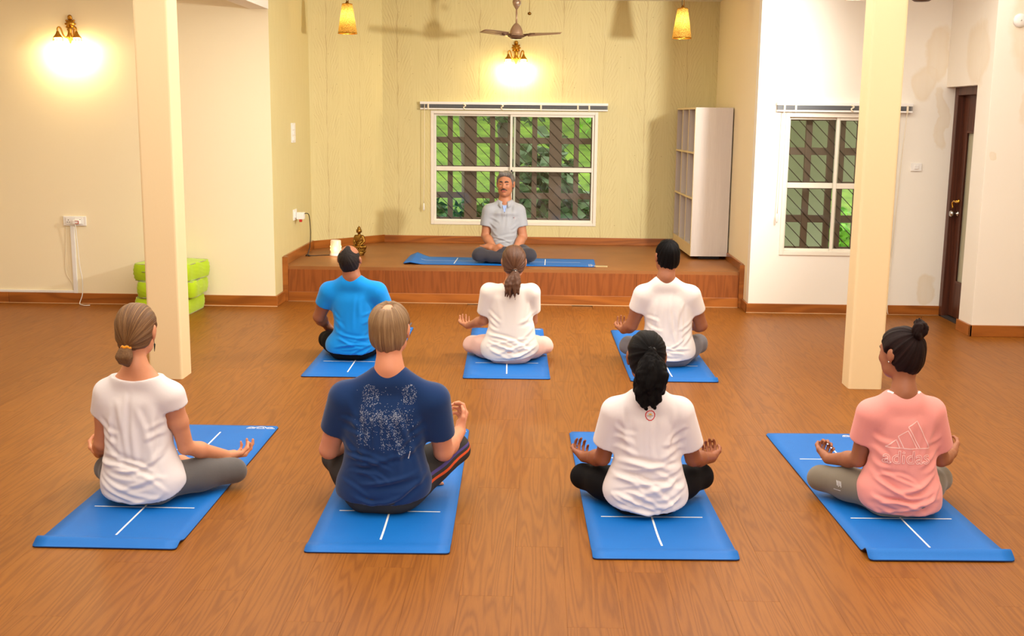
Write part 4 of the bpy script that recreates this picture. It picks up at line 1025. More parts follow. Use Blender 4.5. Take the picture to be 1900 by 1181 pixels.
JOINTS['W6'] = dict(base=(-0.198, 7.965, 0.0000), rows=[(0.406, -0.15, 0.15), (0.34, -0.154, 0.155), (0.266, -0.157, 0.176), (0.191, -0.18, 0.184), (0.126, -0.214, 0.212), (0.06, -0.206, 0.202), (0.02, -0.159, 0.113)],
    neck=(0.011, -0.045, 0.573), head=(0.022, 0.0, 0.729), shL=(-0.162, -0.02, 0.536), shR=(0.16, -0.02, 0.537), elL=(-0.191, 0.05, 0.297), elR=(0.159, 0.08, 0.293), wrL=(-0.317, 0.2, 0.227), tipL=(-0.345, 0.27, 0.23), knL=(-0.286, 0.22, 0.086), knR=(0.245, 0.22, 0.07), cufL=(-0.189, 0.0, 0.345), cufR=(0.17, 0.05, 0.377))
JOINTS['M7'] = dict(base=(0.918, 7.947, 0.0000), rows=[(0.446, -0.173, 0.178), (0.38, -0.167, 0.181), (0.305, -0.153, 0.18), (0.232, -0.164, 0.183), (0.165, -0.172, 0.207), (0.102, -0.17, 0.209), (0.054, -0.134, 0.19)],
    neck=(-0.021, -0.05, 0.638), head=(-0.013, 0.0, 0.785), shL=(-0.182, -0.02, 0.558), shR=(0.168, -0.02, 0.56), elL=(-0.245, 0.05, 0.281), elR=(0.253, 0.05, 0.288), wrL=(-0.29, 0.2, 0.216), wrR=(0.216, 0.2, 0.252), knL=(-0.25, 0.22, 0.1), knR=(0.263, 0.22, 0.12), cufL=(-0.214, 0.0, 0.4), cufR=(0.219, 0.0, 0.391))
JOINTS['T'] = dict(base=(-0.333, 11.136, 0.3346), rows=[(0.48, -0.137, 0.156), (0.347, -0.127, 0.155), (0.267, -0.123, 0.149), (0.187, -0.108, 0.138)],
    neck=(0.009, -0.03, 0.6), head=(0.004, -0.0, 0.76), shL=(-0.131, -0.0, 0.54), shR=(0.167, -0.0, 0.537), elL=(-0.172, 0.02, 0.245), elR=(0.196, 0.02, 0.251), wrR=(0.066, 0.2, 0.14), wrL=(-0.087, 0.2, 0.147), knL=(-0.245, 0.22, 0.088), knR=(0.248, 0.22, 0.082), cufL=(-0.159, -0.0, 0.344), cufR=(0.192, -0.0, 0.345))


def person(key, label, o):
    J = JOINTS[key]; g = lambda n: A3(J[n]) if n in J else None
    root = thing('person', label, 'person', J['base'], math.pi if key == 'T' else 0)
    rg = random.Random(o.get('seed', 1)); fem = o['f']; sc = o.get('sc', 1.0); front = o.get('front', True)
    hb = .0050 if front else .0058; hs = .0058 if front else .0065
    rows = J['rows']; px = o.get('px', (rows[-3][1]+rows[-3][2])/2); zm = o.get('zm', .0075)
    nk, hd = g('neck'), g('head'); shL, shR, elL, elR = g('shL'), g('shR'), g('elL'), g('elR')
    mir = lambda v: A3((2*px-v[0], v[1], v[2]))
    knL, knR = g('knL'), g('knR'); knL[2] = max(knL[2], .084); knR[2] = max(knR[2], .084)
    wrL, wrR, tpL, tpR = g('wrL'), g('wrR'), g('tipL'), g('tipR')
    if 'wrL' in o: wrL = A3(o['wrL'])
    if 'wrR' in o: wrR = A3(o['wrR'])
    if wrL is None: wrL = mir(wrR)
    if wrR is None: wrR = mir(wrL)
    tpL = wrL+A3((-.02, .08, .01)) if tpL is None else tpL; tpR = wrR+A3((.02, .08, .01)) if tpR is None else tpR
    ar = (.044, .035, .024) if fem else (.055, .044, .029)
    dsh = o.get('dsh', .020 if fem else .046)
    shL[2] -= dsh; shR[2] -= dsh; shL[0] += .008; shR[0] -= .008
    zsh = (shL[2]+shR[2])/2; hw_sh = (shR[0]-shL[0])/2; scx = (shL[0]+shR[0])/2
    yb = -.118 if fem else -.128
    def torso(off, low):
        s = []
        for z, a, b in rows:
            f = np.clip((z-.02)/.30, 0, 1); back = yb*(1-.10*f)+.0; frontd = (.125-.02*f) if fem else (.135-.01*f)
            e = .034*np.clip((.15-z)/.08, 0, 1) if off < 0 else 0
            s.append((z, a-off+e, b+off-e, back-off+e, frontd+off-e))
        z1, a1, b1 = max(rows); zl, al, bl = min(rows)
        s += [(low, al-off+.01+e, bl+off-.01-e, yb-off+.012+e, .11+off-e), (zsh-.03, min(a1, shL[0]+.005)-off, max(b1, shR[0]-.005)+off, -.108-off, .095+off), (zsh+.035, scx-hw_sh*.80-off, scx+hw_sh*.80+off, -.090-off, .062+off),
              (nk[2]-.035, nk[0]-.085-off*.5, nk[0]+.085+off*.5, nk[1]-.038-off, .03), (nk[2]-.01, nk[0]-.06, nk[0]+.06, nk[1]-.03-off, .015)]
        if zl > .1: s += [(.02, al-.03, bl+.03, yb, .12)]
        return column(s)
    hips = [(px-.088, .02, .098), (px+.088, .02, .098)]
    ankR, ankL = A3((px-.085, .255, .058)), A3((px+.085, .315, .056))
    if 'ank' in o: ankL, ankR = [A3(v) for v in o['ank']]
    hw_hip = o.get('hip', .165 if fem else .172)
    def legs(F, off, cutank, baggy=0):
        F.add(ell((px, .005, .108), (hw_hip+off, .118+off, .105+off)), .02)
        F.add(rcone((px-.075, -.035, .08), (px+.075, -.035, .08), .076+off, .076+off), .03)
        tr = (.084, .056) if fem else (.088, .060)
        tr = [t*o.get('leg', 1) for t in tr]
        for h, k, a in ((hips[0], knL, ankL), (hips[1], knR, ankR)):
            m = (A3(h)+k)/2+A3((0, 0, .004)); F.add(rcone(h, m, tr[0]+off, (tr[0]+tr[1])/2+.004+off), .03); F.add(rcone(m, k, (tr[0]+tr[1])/2+.004+off, tr[1]+off), .03)
            e = k+(a-k)*cutank; m = k+(e-k)*.4
            F.add(rcone(k, m, tr[1]-.004+off, .052+off), .03); F.add(rcone(m, e, .052+off, (.036 if cutank > .9 else .044)+off+baggy), .02)
        F.cut(lambda X, Y, Z: zm-.002-Z, .006)
    # ---- body: one continuous surface
    B = Field((min(knL[0], elL[0], wrL[0])-.16, -.26, -.01), (max(knR[0], elR[0], wrR[0])+.16, .56, hd[2]+.16), hb)
    legs(B, -.010, 1.0)
    B.add(torso(-.024, .09), .03)
    ns = (.046, .050) if fem else (.054, .058); ns = [v*o.get('neckr', 1) for v in ns]
    H = Head(hd, rot(*o.get('rot', (0, 0, 0))), sc)
    jaw = H.p((0, -.022, -.055))
    B.add(rcone(nk+A3((0, .022, -.03)), nk+A3((0, .010, .005)), ns[1], ns[1]-.001), .02); B.add(rcone(nk+A3((0, .010, .005)), jaw, ns[1]-.002, ns[0]), .03)
    for s, sh, el_, wr, tp in ((-1, shL, elL, wrL, tpL), (1, shR, elR, wrR, tpR)):
        B.add(rcone(nk+A3((s*.03, .012, -.045)), sh+A3((-s*.01, 0, .002)), .042, .042 if fem else .050), .04)
        B.add(rcone(sh, (sh+el_)/2, ar[0], ar[0]*.92), .04); B.add(rcone((sh+el_)/2, el_, ar[0]*.92, ar[1]), .02)
        fm = el_+(wr-el_)*.32
        B.add(rcone(el_, fm, ar[1]*.98, ar[1]*1.0), .012); B.add(rcone(fm, wr, ar[1]*1.0, ar[2]), .02)
        hk = o.get('hand', {}); nrm = hk.get('n', (0, 0, 1)); nrm = nrm[s] if isinstance(nrm, dict) else nrm
        d = unit(tp-wr) if not hk.get('d') else unit(hk['d'][s])
        for p_, k in hand_prims(wr, d, nrm, s, hk.get('s', .92 if fem else 1.02), hk.get('curl', (.35, .38, .42, .48)), hk.get('mudra', False)): B.add(p_, k)
    feet = o.get('feet') or ((ankL, ankL+A3((.15, .05, -.012)), (.1, 0, 1)), (ankR, ankR+A3((-.15, .05, -.012)), (-.1, 0, 1)))
    for a, t_, u in feet:
        for p_, k in foot_prims(a, t_, u, .9 if fem else 1): B.add(p_, k)
    for p_, k in head_prims(H, fem): B.add(p_, k*sc)
    for p_, k in head_carve(H): B.sub(p_, k)
    B.cut(lambda X, Y, Z: zm-.001-Z, .004)
    P, F = B.mesh(); P = relax(P, F, 1, .35)
    q = H.loc(P); lip = np.exp(-((q[:, 0]/.021)**4+((q[:, 2]+.0585)/.0105)**4))*(q[:, 1] > .06)
    to_mesh('body', P, F, o['skin'], root, {'lip': lip})
    # ---- trousers
    T = Field((knL[0]-.15, -.26, -.01), (knR[0]+.15, .52, .42), hs)
    legs(T, o.get('pad', .0), o.get('cutank', .86), o.get('baggy', 0))
    P, F = T.mesh(); P = relax(P, F, 1, .4); N = vnormals(P, F)
    P = P+N*(np.minimum(wob(P*A3((1, 1, 1)), 40, 5), 1.2)*o.get('crease', .0012))[:, None]
    P[:, 2] = np.maximum(P[:, 2], zm-.001)
    at = {}
    k_, h_ = knR, A3(hips[1]); ax = unit(k_-h_); qq = P-h_; along = qq@ax; pr = qq-along[:, None]*ax; e1 = unit(np.cross(ax, (0, 0, 1))); e2 = np.cross(ax, e1)
    at['around'] = np.arctan2(pr@e2, pr@e1); at['along'] = along
    to_mesh('trousers', P, F, o['pants'], root, at)
    bvh_t = BVHTree.FromPolygons([tuple(v) for v in P], [tuple(f) for f in F])
    # ---- shirt
    lo = (min(rows[0][1], shL[0]-.17, J['cufL'][0]-.1, knL[0]), -.27, -.01); hi = (max(shR[0]+.17, J['cufR'][0]+.1), .24, nk[2]+.09)
    S = Field(lo, hi, hs); zh, slope = o.get('hem', (.035, .5))
    S.add(torso(.0, -.03), .02)
    S.add(ell((px, -.004, .108), (hw_hip+.014, .126, .118)), .03); S.add(rcone((px-.075, -.030, .085), (px+.075, -.030, .085), .088, .088), .03)
    S.add(ell((nk[0], nk[1]+.012, nk[2]-.050), (.085, .062, .060)), .03)
    hy = o.get('hemy', yb)
    S.cut(lambda X, Y, Z: zh+slope*np.clip(Y-hy, 0, .2)+o.get('hemx', 0)*(X-px)-Z, .006)
    sr = o.get('sleeve', (.062, .058) if fem else (.074, .066))
    for s, sh, el_, cf in ((-1, shL, elL, g('cufL')), (1, shR, elR, g('cufR'))):
        S.add(rcone(nk+A3((s*.050, .014, -.048)), sh+A3((-s*.012, 0, .004)), .051, .054 if fem else .062), .04)
        ad = unit(el_-sh); cl = np.clip((cf-sh)@ad, .05, .9*np.linalg.norm(el_-sh)); ce = sh+ad*cl
        slv = inter(rcone(sh, ce+ad*.05, sr[0], sr[1]), lambda X, Y, Z, ce=ce, ad=ad: (X-ce[0])*ad[0]+(Y-ce[1])*ad[1]+(Z-ce[2])*ad[2], .006)
        S.add(slv, .035)
        S.sub(inter(rcone(ce-ad*.03, ce+ad*.08, sr[1]-.012, sr[1]-.009), lambda X, Y, Z, ce=ce, ad=ad: -((X-ce[0])*ad[0]+(Y-ce[1])*ad[1]+(Z-ce[2])*ad[2])-.022, .004), .003)
    nw, ny_, nd = o.get('neckhole', (.070, .09, .010))
    S.sub(ell((nk[0], nk[1]+.012, nk[2]+.075-nd), (nw, ny_, .075)), .008)
    P, F = S.mesh(); P = relax(P, F, 2, .4); N = vnormals(P, F)
    fo = o.get('folds', (12, 6, .006)); fl_ = make_folds(rg, o.get('foldz', (.05, .26))[0], o.get('foldz', (.05, .26))[1], (rows[2][2]-rows[2][1])/2, (rows[2][2]+rows[2][1])/2, fo[0], fo[1], fo[2]*1.35, o.get('slant', 1)) + o.get('xfolds', [])
    P = P+N*(fold_disp(P, N, fl_)+.0011*wob(P*A3((1, 1, .5)), 38, 3))[:, None]
    P[:, 2] = np.maximum(P[:, 2], zm+.001)
    N2 = vnormals(P, F)
    shirt = to_mesh('shirt', P, F, o['shirt'], root)
    bvh = BVHTree.FromPolygons([tuple(v) for v in P], [tuple(f) for f in F])
    ctx = dict(bvh_t=bvh_t, root=root, H=H, bvh=bvh, J=J, nk=nk, px=px, knR=knR, knL=knL, o=o, key=key, hips=hips)
    # ---- hair
    if 'hair' in o: o['hair'](ctx)
    # ---- brows and closed eyelids
    bm = bmesh.new()
    for s in (-1, 1): bm_tube(bm, [H.p((s*x_, y_, z_)) for x_, y_, z_ in ((.012, .0935, .024), (.022, .0925, .029), (.034, .087, .029), (.044, .077, .024))], [v*sc*o.get('bk', 1) for v in (.003, .0038, .0034, .002)], 6)
    from_bm('eyebrows', bm, o.get('brow', M['bar']), root, True)
    bm = bmesh.new()
    for s in (-1, 1): bm_tube(bm, [H.p((s*x_, y_, z_)) for x_, y_, z_ in ((.0175, .0835, .003), (.025, .0872, .0005), (.033, .0868, .0005), (.0455, .078, .004))], [v*sc*o.get('bk', 1) for v in (.0009, .0016, .0017, .0009)], 6)
    from_bm('eyelashes', bm, M['black'], root, True)
    for fn in o.get('extra', []): fn(ctx)
    return root

# flat print laid on a garment: 2-D points (x, z) are dropped on the back (or front) of the shirt
def on_shirt(ctx, x, z, frontside=False, off=.0016):
    d = Vector((0, -1 if frontside else 1, 0)); hit = ctx['bvh'].ray_cast(Vector((x, .6 if frontside else -.6, z)), d)
    if hit[0] is None: return None
    return hit[0]-d*off
def print_strips(ctx, name, strips, mat, frontside=False, step=.008):
    bm = bmesh.new()
    for pts, w in strips:
        P = [Vector(p) for p in pts]; Q = []
        for a, b in zip(P, P[1:]):
            n = max(1, int((b-a).length/step)); Q += [a+(b-a)*i/n for i in range(n)]
        Q.append(P[-1]); prev = None
        for i, p in enumerate(Q):
            t = (Q[min(i+1, len(Q)-1)]-Q[max(i-1, 0)]); t = t.normalized() if t.length > 1e-9 else Vector((1, 0)); s = Vector((-t.y, t.x))*w/2
            a, b = on_shirt(ctx, p.x+s.x, p.y+s.y, frontside), on_shirt(ctx, p.x-s.x, p.y-s.y, frontside)
            if a is None or b is None: prev = None; continue
            cur = (bm.verts.new(a), bm.verts.new(b))
            if prev: bm.faces.new((prev[0], prev[1], cur[1], cur[0]))
            prev = cur
    return from_bm(name, bm, mat, ctx['root'])
def print_poly(ctx, name, poly, mat, frontside=False):
    bm = bmesh.new(); c = Vector((sum(p[0] for p in poly)/len(poly), sum(p[1] for p in poly)/len(poly)))
    cc = on_shirt(ctx, c.x, c.y, frontside, .0019); vs = [on_shirt(ctx, p[0], p[1], frontside, .0019) for p in poly]
    if cc is None or None in vs: bm.free(); return
    cv = bm.verts.new(cc); vs = [bm.verts.new(v) for v in vs]
    for i in range(len(vs)): bm.faces.new((cv, vs[i], vs[(i+1) % len(vs)]))
    return from_bm(name, bm, mat, ctx['root'])
def print_text(ctx, name, text, x, z, size, mat, outline=.0014, frontside=False):
    cu = bpy.data.curves.new('t', 'FONT'); cu.body = text; cu.size = size; cu.align_x = 'CENTER'; cu.resolution_u = 5
    if outline: cu.fill_mode = 'NONE'; cu.bevel_depth = outline; cu.bevel_resolution = 1
    ob = bpy.data.objects.new('t', cu); me = bpy.data.meshes.new_from_object(ob)
    bad = False; vs = []
    for v in me.vertices:
        h = on_shirt(ctx, x+v.co.x, z+v.co.y, frontside, .0026+max(v.co.z, 0)*.5)
        if h is None: h = Vector((x+v.co.x, 0, z+v.co.y))
        vs.append(h)
    for v, h in zip(me.vertices, vs): v.co = h
    bpy.data.objects.remove(ob); bpy.data.curves.remove(cu)
    me.name = name; return link(name, me, mat, ctx['root'])

# ------------------------------------------------------------------ hair styles
def cap(ctx, mat, thick=.012, line=LINE_F, tie=(0, -.10, -.05), axis=(0, -1, -.3), nape=-.085, volume=(1, 1, 1), carve=(), add=(), amp=.0014, fr=26, name='hair', ears=True):
    H = ctx['H']; F = Field(H.c-.17, H.c+.17, .0042)
    for p, k in hair_cap(H, thick, line, nape, volume): F.add(p, k)
    for p, k in add: F.add(p, k)
    for p, k in carve: F.sub(p, k)
    if ears:
        for s in (-1, 1): F.sub(H.el((s*.092, .0, .0), (.020, .026, .036)), .010)
    P, Q = F.mesh(); P = relax(P, Q, 2, .4); N = vnormals(P, Q); at = strand_attr(H, P, tie, axis)
    P = P+N*(amp*wob(at*A3((fr/3.2, fr/3.2, 2)), 1.0, 11))[:, None]
    return to_mesh(name, P, Q, mat, ctx['root'], {'strand': at})
def locks(ctx, name, mat, chains, a, b, h=.0042, k=.008, amp=.0010, fr=1.0):
    pts = A3([p for c in chains for p, r in c]); F = Field(pts.min(0)-.06, pts.max(0)+.06, h)
    for c in chains:
        for (p, r), (q, s) in zip(c, c[1:]): F.add(rcone(p, q, r, s), k)
    P, Q = F.mesh(); P = relax(P, Q, 1, .35); N = vnormals(P, Q); at = tail_attr(P, a, b)
    P = P+N*(amp*wob(at, 4*fr, 12))[:, None]
    return to_mesh(name, P, Q, mat, ctx['root'], {'strand': at})
def ring(ctx, name, mat, c, axis, r, rt, H=True):
    Hd = ctx['H']; c = Hd.p(c) if H else c; ax = unit(Hd.R@A3(axis)) if H else unit(axis); e1 = unit(np.cross(ax, (.1, .9, .3))); e2 = np.cross(ax, e1)
    pts = [c+e1*r*math.cos(q)+e2*r*math.sin(q)+ax*.003*math.sin(5*q) for q in np.linspace(0, 2*math.pi, 33)]
    tube(name, [tuple(p) for p in pts], rt, mat, ctx['root'], 8)

def hair_w1(ctx):
    H = ctx['H']; cap(ctx, H_LBROWN, .013, [(-.2, -.03), (-.06, -.03), (-.03, .0), (-.005, .03), (.03, .055), (.078, .078), (.2, .08)], (-.004, -.10, -.066), (0, -1, -.25), -.085)
    t, bt = H.p((-.004, -.098, -.066)), H.p((-.008, -.108, -.135))
    ch = []
    for x in (-.018, .0, .017):
        ch.append([(H.p((-.004+x*.3, -.094, -.064)), .010), (H.p((-.005+x*.7, -.110, -.084)), .016), (H.p((-.006+x*.95, -.114, -.106)), .019), (H.p((-.004+x*.7, -.108, -.126)), .014), (H.p((.002+x*.3, -.100, -.138)), .008)])
    locks(ctx, 'hair_bun', H_LBROWN, ch, t, bt, k=.012)
    ring(ctx, 'hair_tie', fabric('orange_hair_tie', lin(236, 150, 30), .3, 300), (-.004, -.102, -.068), (0, -.35, -1), .018, .006)
    for s in (-1, 1):
        e = H.p((s*.079, -.002, -.034))
        o = tube('earring', [tuple(e), tuple(e+A3((s*.002, 0, -.018))), tuple(e+A3((s*.003, .0, -.022))), tuple(e+A3((s*.001, 0, -.055)))], [.0012, .0012, .0040, .0012], plain('dark_earring', lin(40, 44, 40), .3, .6), ctx['root'], 8)
def hair_m2(ctx):
    H = ctx['H']; cap(ctx, H_GREYBR, .014, [(-.2, -.03), (-.075, -.03), (-.03, -.002), (-.005, .02), (.03, .04), (.055, .058), (.078, .074), (.2, .076)], (0, -.02, .12), (0, -.25, 1), -.103,
        carve=[(H.el((0, -.050, .134), (.031, .040, .038)), .022)], amp=.0028, fr=22)
    bm = bmesh.new(); f = lambda v: tuple(H.p(v))
    for s in (-1, 1):
        bm_tube(bm, [f((s*.083, -.005, .012)), f((s*.081, .03, .016)), f((s*.072, .098, .014))], .0028, 6)
        bm_tube(bm, [f((s*.036+.028*math.cos(q), .104-.010*abs(math.cos(q)), .006+.018*math.sin(q))) for q in np.linspace(0, 2*math.pi, 20)], .0022, 6)
    bm_tube(bm, [f((-.010, .104, .010)), f((0, .110, .013)), f((.010, .104, .010))], .002, 6)
    from_bm('glasses', bm, plain('dark_blue_glasses', lin(40, 56, 96), .3), ctx['root'], True)
def hair_w3(ctx):
    H = ctx['H']; cap(ctx, H_BLACK, .012, LINE_F, (.01, -.105, .045), (0, -1, .3), -.082)
    rg = random.Random(4); top = H.p((.01, -.100, .045)); end = H.p((-.004, -.135, -.215)); ch = []
    for i in range(15):
        a = 2*math.pi*i/15*2.4; rr = .060*math.sqrt((i+.5)/15); ph = rg.uniform(0, 6); L = rg.uniform(.78, 1.0) if i < 11 else rg.uniform(.55, .8); c = []
        for k in range(9):
            f = k/8*L; w = math.sin(min(1, f*2.3)*math.pi/2)*(1-.42*f*f); wave = .015*f*math.sin(f*15+ph)
            x = .010-.014*f+rr*math.cos(a)*w*1.12+wave; y = -.106-.026*w-.03*f+rr*math.sin(a)*w*.62; z = .045-.262*f+.004*math.cos(ph+k)
            c.append((H.p((x, y, z)), (.012+.011*w)*(1-.62*max(0, f-.55)/.45)*rg.uniform(.85, 1.1)))
        ch.append(c)
    locks(ctx, 'ponytail', H_BLACK, ch, top, end, k=.007, amp=.0018, fr=1.4)
    ring(ctx, 'hair_tie', M['black'], (.01, -.106, .043), (0, -1, .1), .019, .005)
def hair_w4(ctx):
    H = ctx['H']; cap(ctx, H_DBROWN, .013, LINE_F, (0, -.08, .09), (0, -.7, .7), -.088, amp=.002)
    rg = random.Random(7); c0 = A3((0, -.088, .092)); ch = []
    for i in range(9):
        q = 2*math.pi*i/9; c = []
        for k in range(7):
            a = q+k*.55; r_ = .024; c.append((H.p(c0+A3((r_*math.cos(a), -.012+.010*math.sin(k*1.3+i), .014+r_*math.sin(a)+.004*k))), .0125))
        ch.append(c)
    for i in range(7):
        q = rg.uniform(-.9, .9); c = [(H.p(c0+A3((.01*q, -.005, .03))), .008), (H.p(c0+A3((.016*q, -.008+.01*rg.random(), .055))), .005), (H.p(c0+A3((.034*q, -.012+.02*rg.random(), .078+.012*rg.random()))), .0016)]
        ch.append(c)
    locks(ctx, 'hair_bun', H_DBROWN, ch, H.p(c0), H.p(c0+A3((0, -.04, .06))), k=.006, amp=.0014)
    lathe('earring', [(0, .003), (.0035, .002), (.0035, 0)], M['steel'], ctx['root'], 10, tuple(H.p((-.085, -.002, -.028))), tuple(H.R@A3((-1, 0, 0))))
    nk = ctx['nk']
    for s in (-1, 1):
        tube('undershirt_strap', [tuple(nk+A3((s*.052, -.018, .0))), tuple(nk+A3((s*.066, .0, .003))), tuple(nk+A3((s*.070, .03, -.004)))], .008, M['white_mark'], ctx['root'], 8)
def hair_m5(ctx):
    H = ctx['H']; cap(ctx, H_THIN, .0045, [(-.2, -.045), (-.06, -.042), (-.012, .004), (.012, .030), (.035, .034), (.06, .036), (.085, .034), (.2, .034)], (0, -.05, .11), (0, -.4, 1), -.092,
        carve=[(H.el((-.054, .034, .105), (.034, .056, .050)), .016), (H.el((.054, .034, .105), (.034, .056, .050)), .016)], amp=.0008)
def hair_w6(ctx):
    H = ctx['H']; cap(ctx, H_MBROWN, .012, [(-.2, -.03), (-.06, -.03), (-.03, .0), (-.005, .03), (.03, .055), (.078, .078), (.2, .08)], (.010, -.105, -.055), (0, -1, -.2), -.09, ears=False)
    rg = random.Random(9); top, end = H.p((.010, -.10, -.055)), H.p((-.01, -.13, -.26)); ch = []
    for i in range(13):
        q = i*2.4; rr = .046*math.sqrt((i+.5)/13); L = rg.uniform(.72, 1.05); ph = rg.uniform(0, 6); c = []
        for k in range(7):
            f = k/6*L; w = math.sin(min(1, f*1.8)*math.pi/2); sp = 1+.5*max(0, f-.7)
            c.append((H.p((.010-.018*f+rr*math.cos(q)*w*1.15*sp+.005*math.sin(f*7+ph), -.110-.024*w-.012*f+rr*math.sin(q)*w*.5, -.052-.205*f)), max(.0018, (.011+.005*w)*(1-.88*max(0, f-.45)/.55))))
        ch.append(c)
    locks(ctx, 'ponytail', H_MBROWN, ch, top, end, k=.006, amp=.0014)
    ring(ctx, 'hair_tie', M['black'], (.010, -.110, -.056), (0, -.5, -1), .017, .004)
    lathe('hair_clip', [(0, .005), (.004, .003), (.005, 0)], M['steel'], ctx['root'], 10, tuple(H.p((.014, -.132, -.056))), (0, -1, 0))
def hair_m7(ctx):
    H = ctx['H']; cap(ctx, H_BLACK, .010, LINE_M, (-.01, -.05, .11), (0, -.5, 1), -.088, volume=(.98, 1, 1.03), amp=.0030, fr=34)
    H2 = ctx['H']; F = Field(H.c-.16, H.c+.16, .0042)
def hair_t(ctx):
    H = ctx['H']; cap(ctx, H_GREY, .013, [(-.2, -.045), (-.06, -.040), (-.02, .006), (.012, .034), (.035, .038), (.062, .050), (.085, .072), (.10, .078), (.2, .082)], (.03, .0, .12), (.3, -.3, 1), -.085,
        add=[(H.rc((-.045, .055, .098), (.035, .062, .106), .018, .020), .02)], amp=.002, fr=24)
    bm = bmesh.new()
    bm_tube(bm, [H.p((x, y, z)) for x, y, z in ((-.032, .079, -.056), (-.022, .090, -.049), (-.008, .0965, -.0445), (0, .0975, -.0445), (.008, .0965, -.0445), (.022, .090, -.049), (.032, .079, -.056))], [.002, .0045, .0058, .005, .0058, .0045, .002], 8)
    from_bm('moustache', bm, plain('dark_grey_moustache', lin(52, 44, 40), .7), ctx['root'], True)

# ------------------------------------------------------------------ prints and garment details
def splatter(ctx):
    rg = random.Random(21); pts = []
    for _ in range(170):
        a = rg.uniform(0, 6.283); r = rg.random()**.5*1.08; pts.append((340+115*r*math.cos(a), 250+125*r*math.sin(a)))
    for _ in range(150):
        a = rg.uniform(0, 6.283); r = rg.random()**.5*1.08; pts.append((850+95*r*math.cos(a), 235+120*r*math.sin(a)))
    for _ in range(460):
        x = rg.gauss(0, 1); k = rg.choice((330, 440, 480, 660, 680, 800)); pts.append((k+x*62, 500+rg.gauss(0, 52)+(40 if k > 700 else 0)))
    for (x1, y1, x2, y2) in ((250, 520, 190, 800), (340, 600, 265, 850), (560, 560, 600, 880), (620, 560, 720, 930), (690, 600, 780, 960), (480, 560, 520, 900), (220, 380, 230, 560)):
        for _ in range(62):
            f = rg.random(); pts.append((x1+(x2-x1)*f+rg.gauss(0, 18), y1+(y2-y1)*f+rg.gauss(0, 18)))
    for _ in range(130): pts.append((rg.uniform(160, 920), rg.uniform(130, 900)))
    st = []
    for X, Y in pts:
        x = (X/6.95+640-722)/433+.010; z = .563-(Y/6.95+690-720)*.00255; L = rg.uniform(.0015, .0048); a = rg.uniform(0, 3.14)
        st.append(([(x-L*math.cos(a)*.5, z-L*math.sin(a)*.5), (x+L*math.cos(a)*.5, z+L*math.sin(a)*.5)], rg.uniform(.0010, .0021)))
    a = print_strips(ctx, 'shirt_print', st, plain('speckled_print', lin(176, 186, 204), .7, var=.3)); a['label'] = 'white speckled print across the shoulder blades'
    t = []
    for k in range(8):
        f = k/8; X, Y = 858-30*f, 925+100*f; x = (X/6.95+640-722)/433+.010; z = .563-(Y/6.95+690-720)*.00255; t.append(([(x-.002, z), (x+.002, z)], .0032))
    print_strips(ctx, 'shirt_lettering', t, M['white_mark'])
def emblem(ctx):
    cx, cz, r = 0.0, .478, .0195
    R_ = [(cx+r*(1+.06*(k % 2))*math.cos(2*math.pi*k/24), cz+r*1.05*(1+.06*(k % 2))*math.sin(2*math.pi*k/24)) for k in range(25)]
    print_strips(ctx, 'emblem_ring', [(R_, .0040)], M['red_mark'], step=.02)
    sun = [(cx+.0075*math.cos(q), cz+.001+.0075*math.sin(q)) for q in np.linspace(0, math.pi, 9)]
    print_poly(ctx, 'emblem_sun', sun, M['yellow_mark'])
    print_strips(ctx, 'emblem_lettering', [([(cx-.014+.0035*k, cz-.0025), (cx-.014+.0035*k+.0024, cz-.0025)], .0028) for k in range(8)]+[([(cx-.004+.003*k, cz-.008), (cx-.004+.003*k+.002, cz-.008)], .0018) for k in range(3)]+[([(cx+.0098*math.cos(q), cz+.001+.0098*math.sin(q)), (cx+.0105*math.cos(q+.08), cz+.001+.0105*math.sin(q+.08))], .0016) for q in np.linspace(.2, 2.9, 8)], M['grey_mark'])
def sport_logo(ctx):
    f = lambda X, Y: ((X/2.512+1400-1678)/427-.001, .571-(Y/2.512+590-730)*.00253)
    st = []
    for poly in (((612, 580), (657, 546), (676, 584)), ((664, 530), (706, 503), (757, 584), (694, 584)), ((707, 486), (746, 460), (818, 584), (770, 584))):
        q = [f(*p) for p in poly]; st.append((q+[q[0]], .0042))
    st.append(([f(612, 581), f(820, 585)], .0030))
    print_strips(ctx, 'logo_bars', st, M['pink_mark'])
    x, z = f(712, 652)
    print_text(ctx, 'logo_lettering', 'adidas', x, z, .083, M['pink_mark'], .0016)
def legging_mark(ctx):
    c2 = dict(ctx, bvh=ctx['bvh_t']); st = []
    for k in range(4): st.append(([(-.238+.0045*k, .128), (-.236+.0045*k, .128-.022-.005*(k % 2))], .0018))
    for k in range(6): st.append(([(-.246+.004*k, .086), (-.2435+.004*k, .084)], .0025))
    print_strips(c2, 'legging_lettering', st, M['white_mark'])
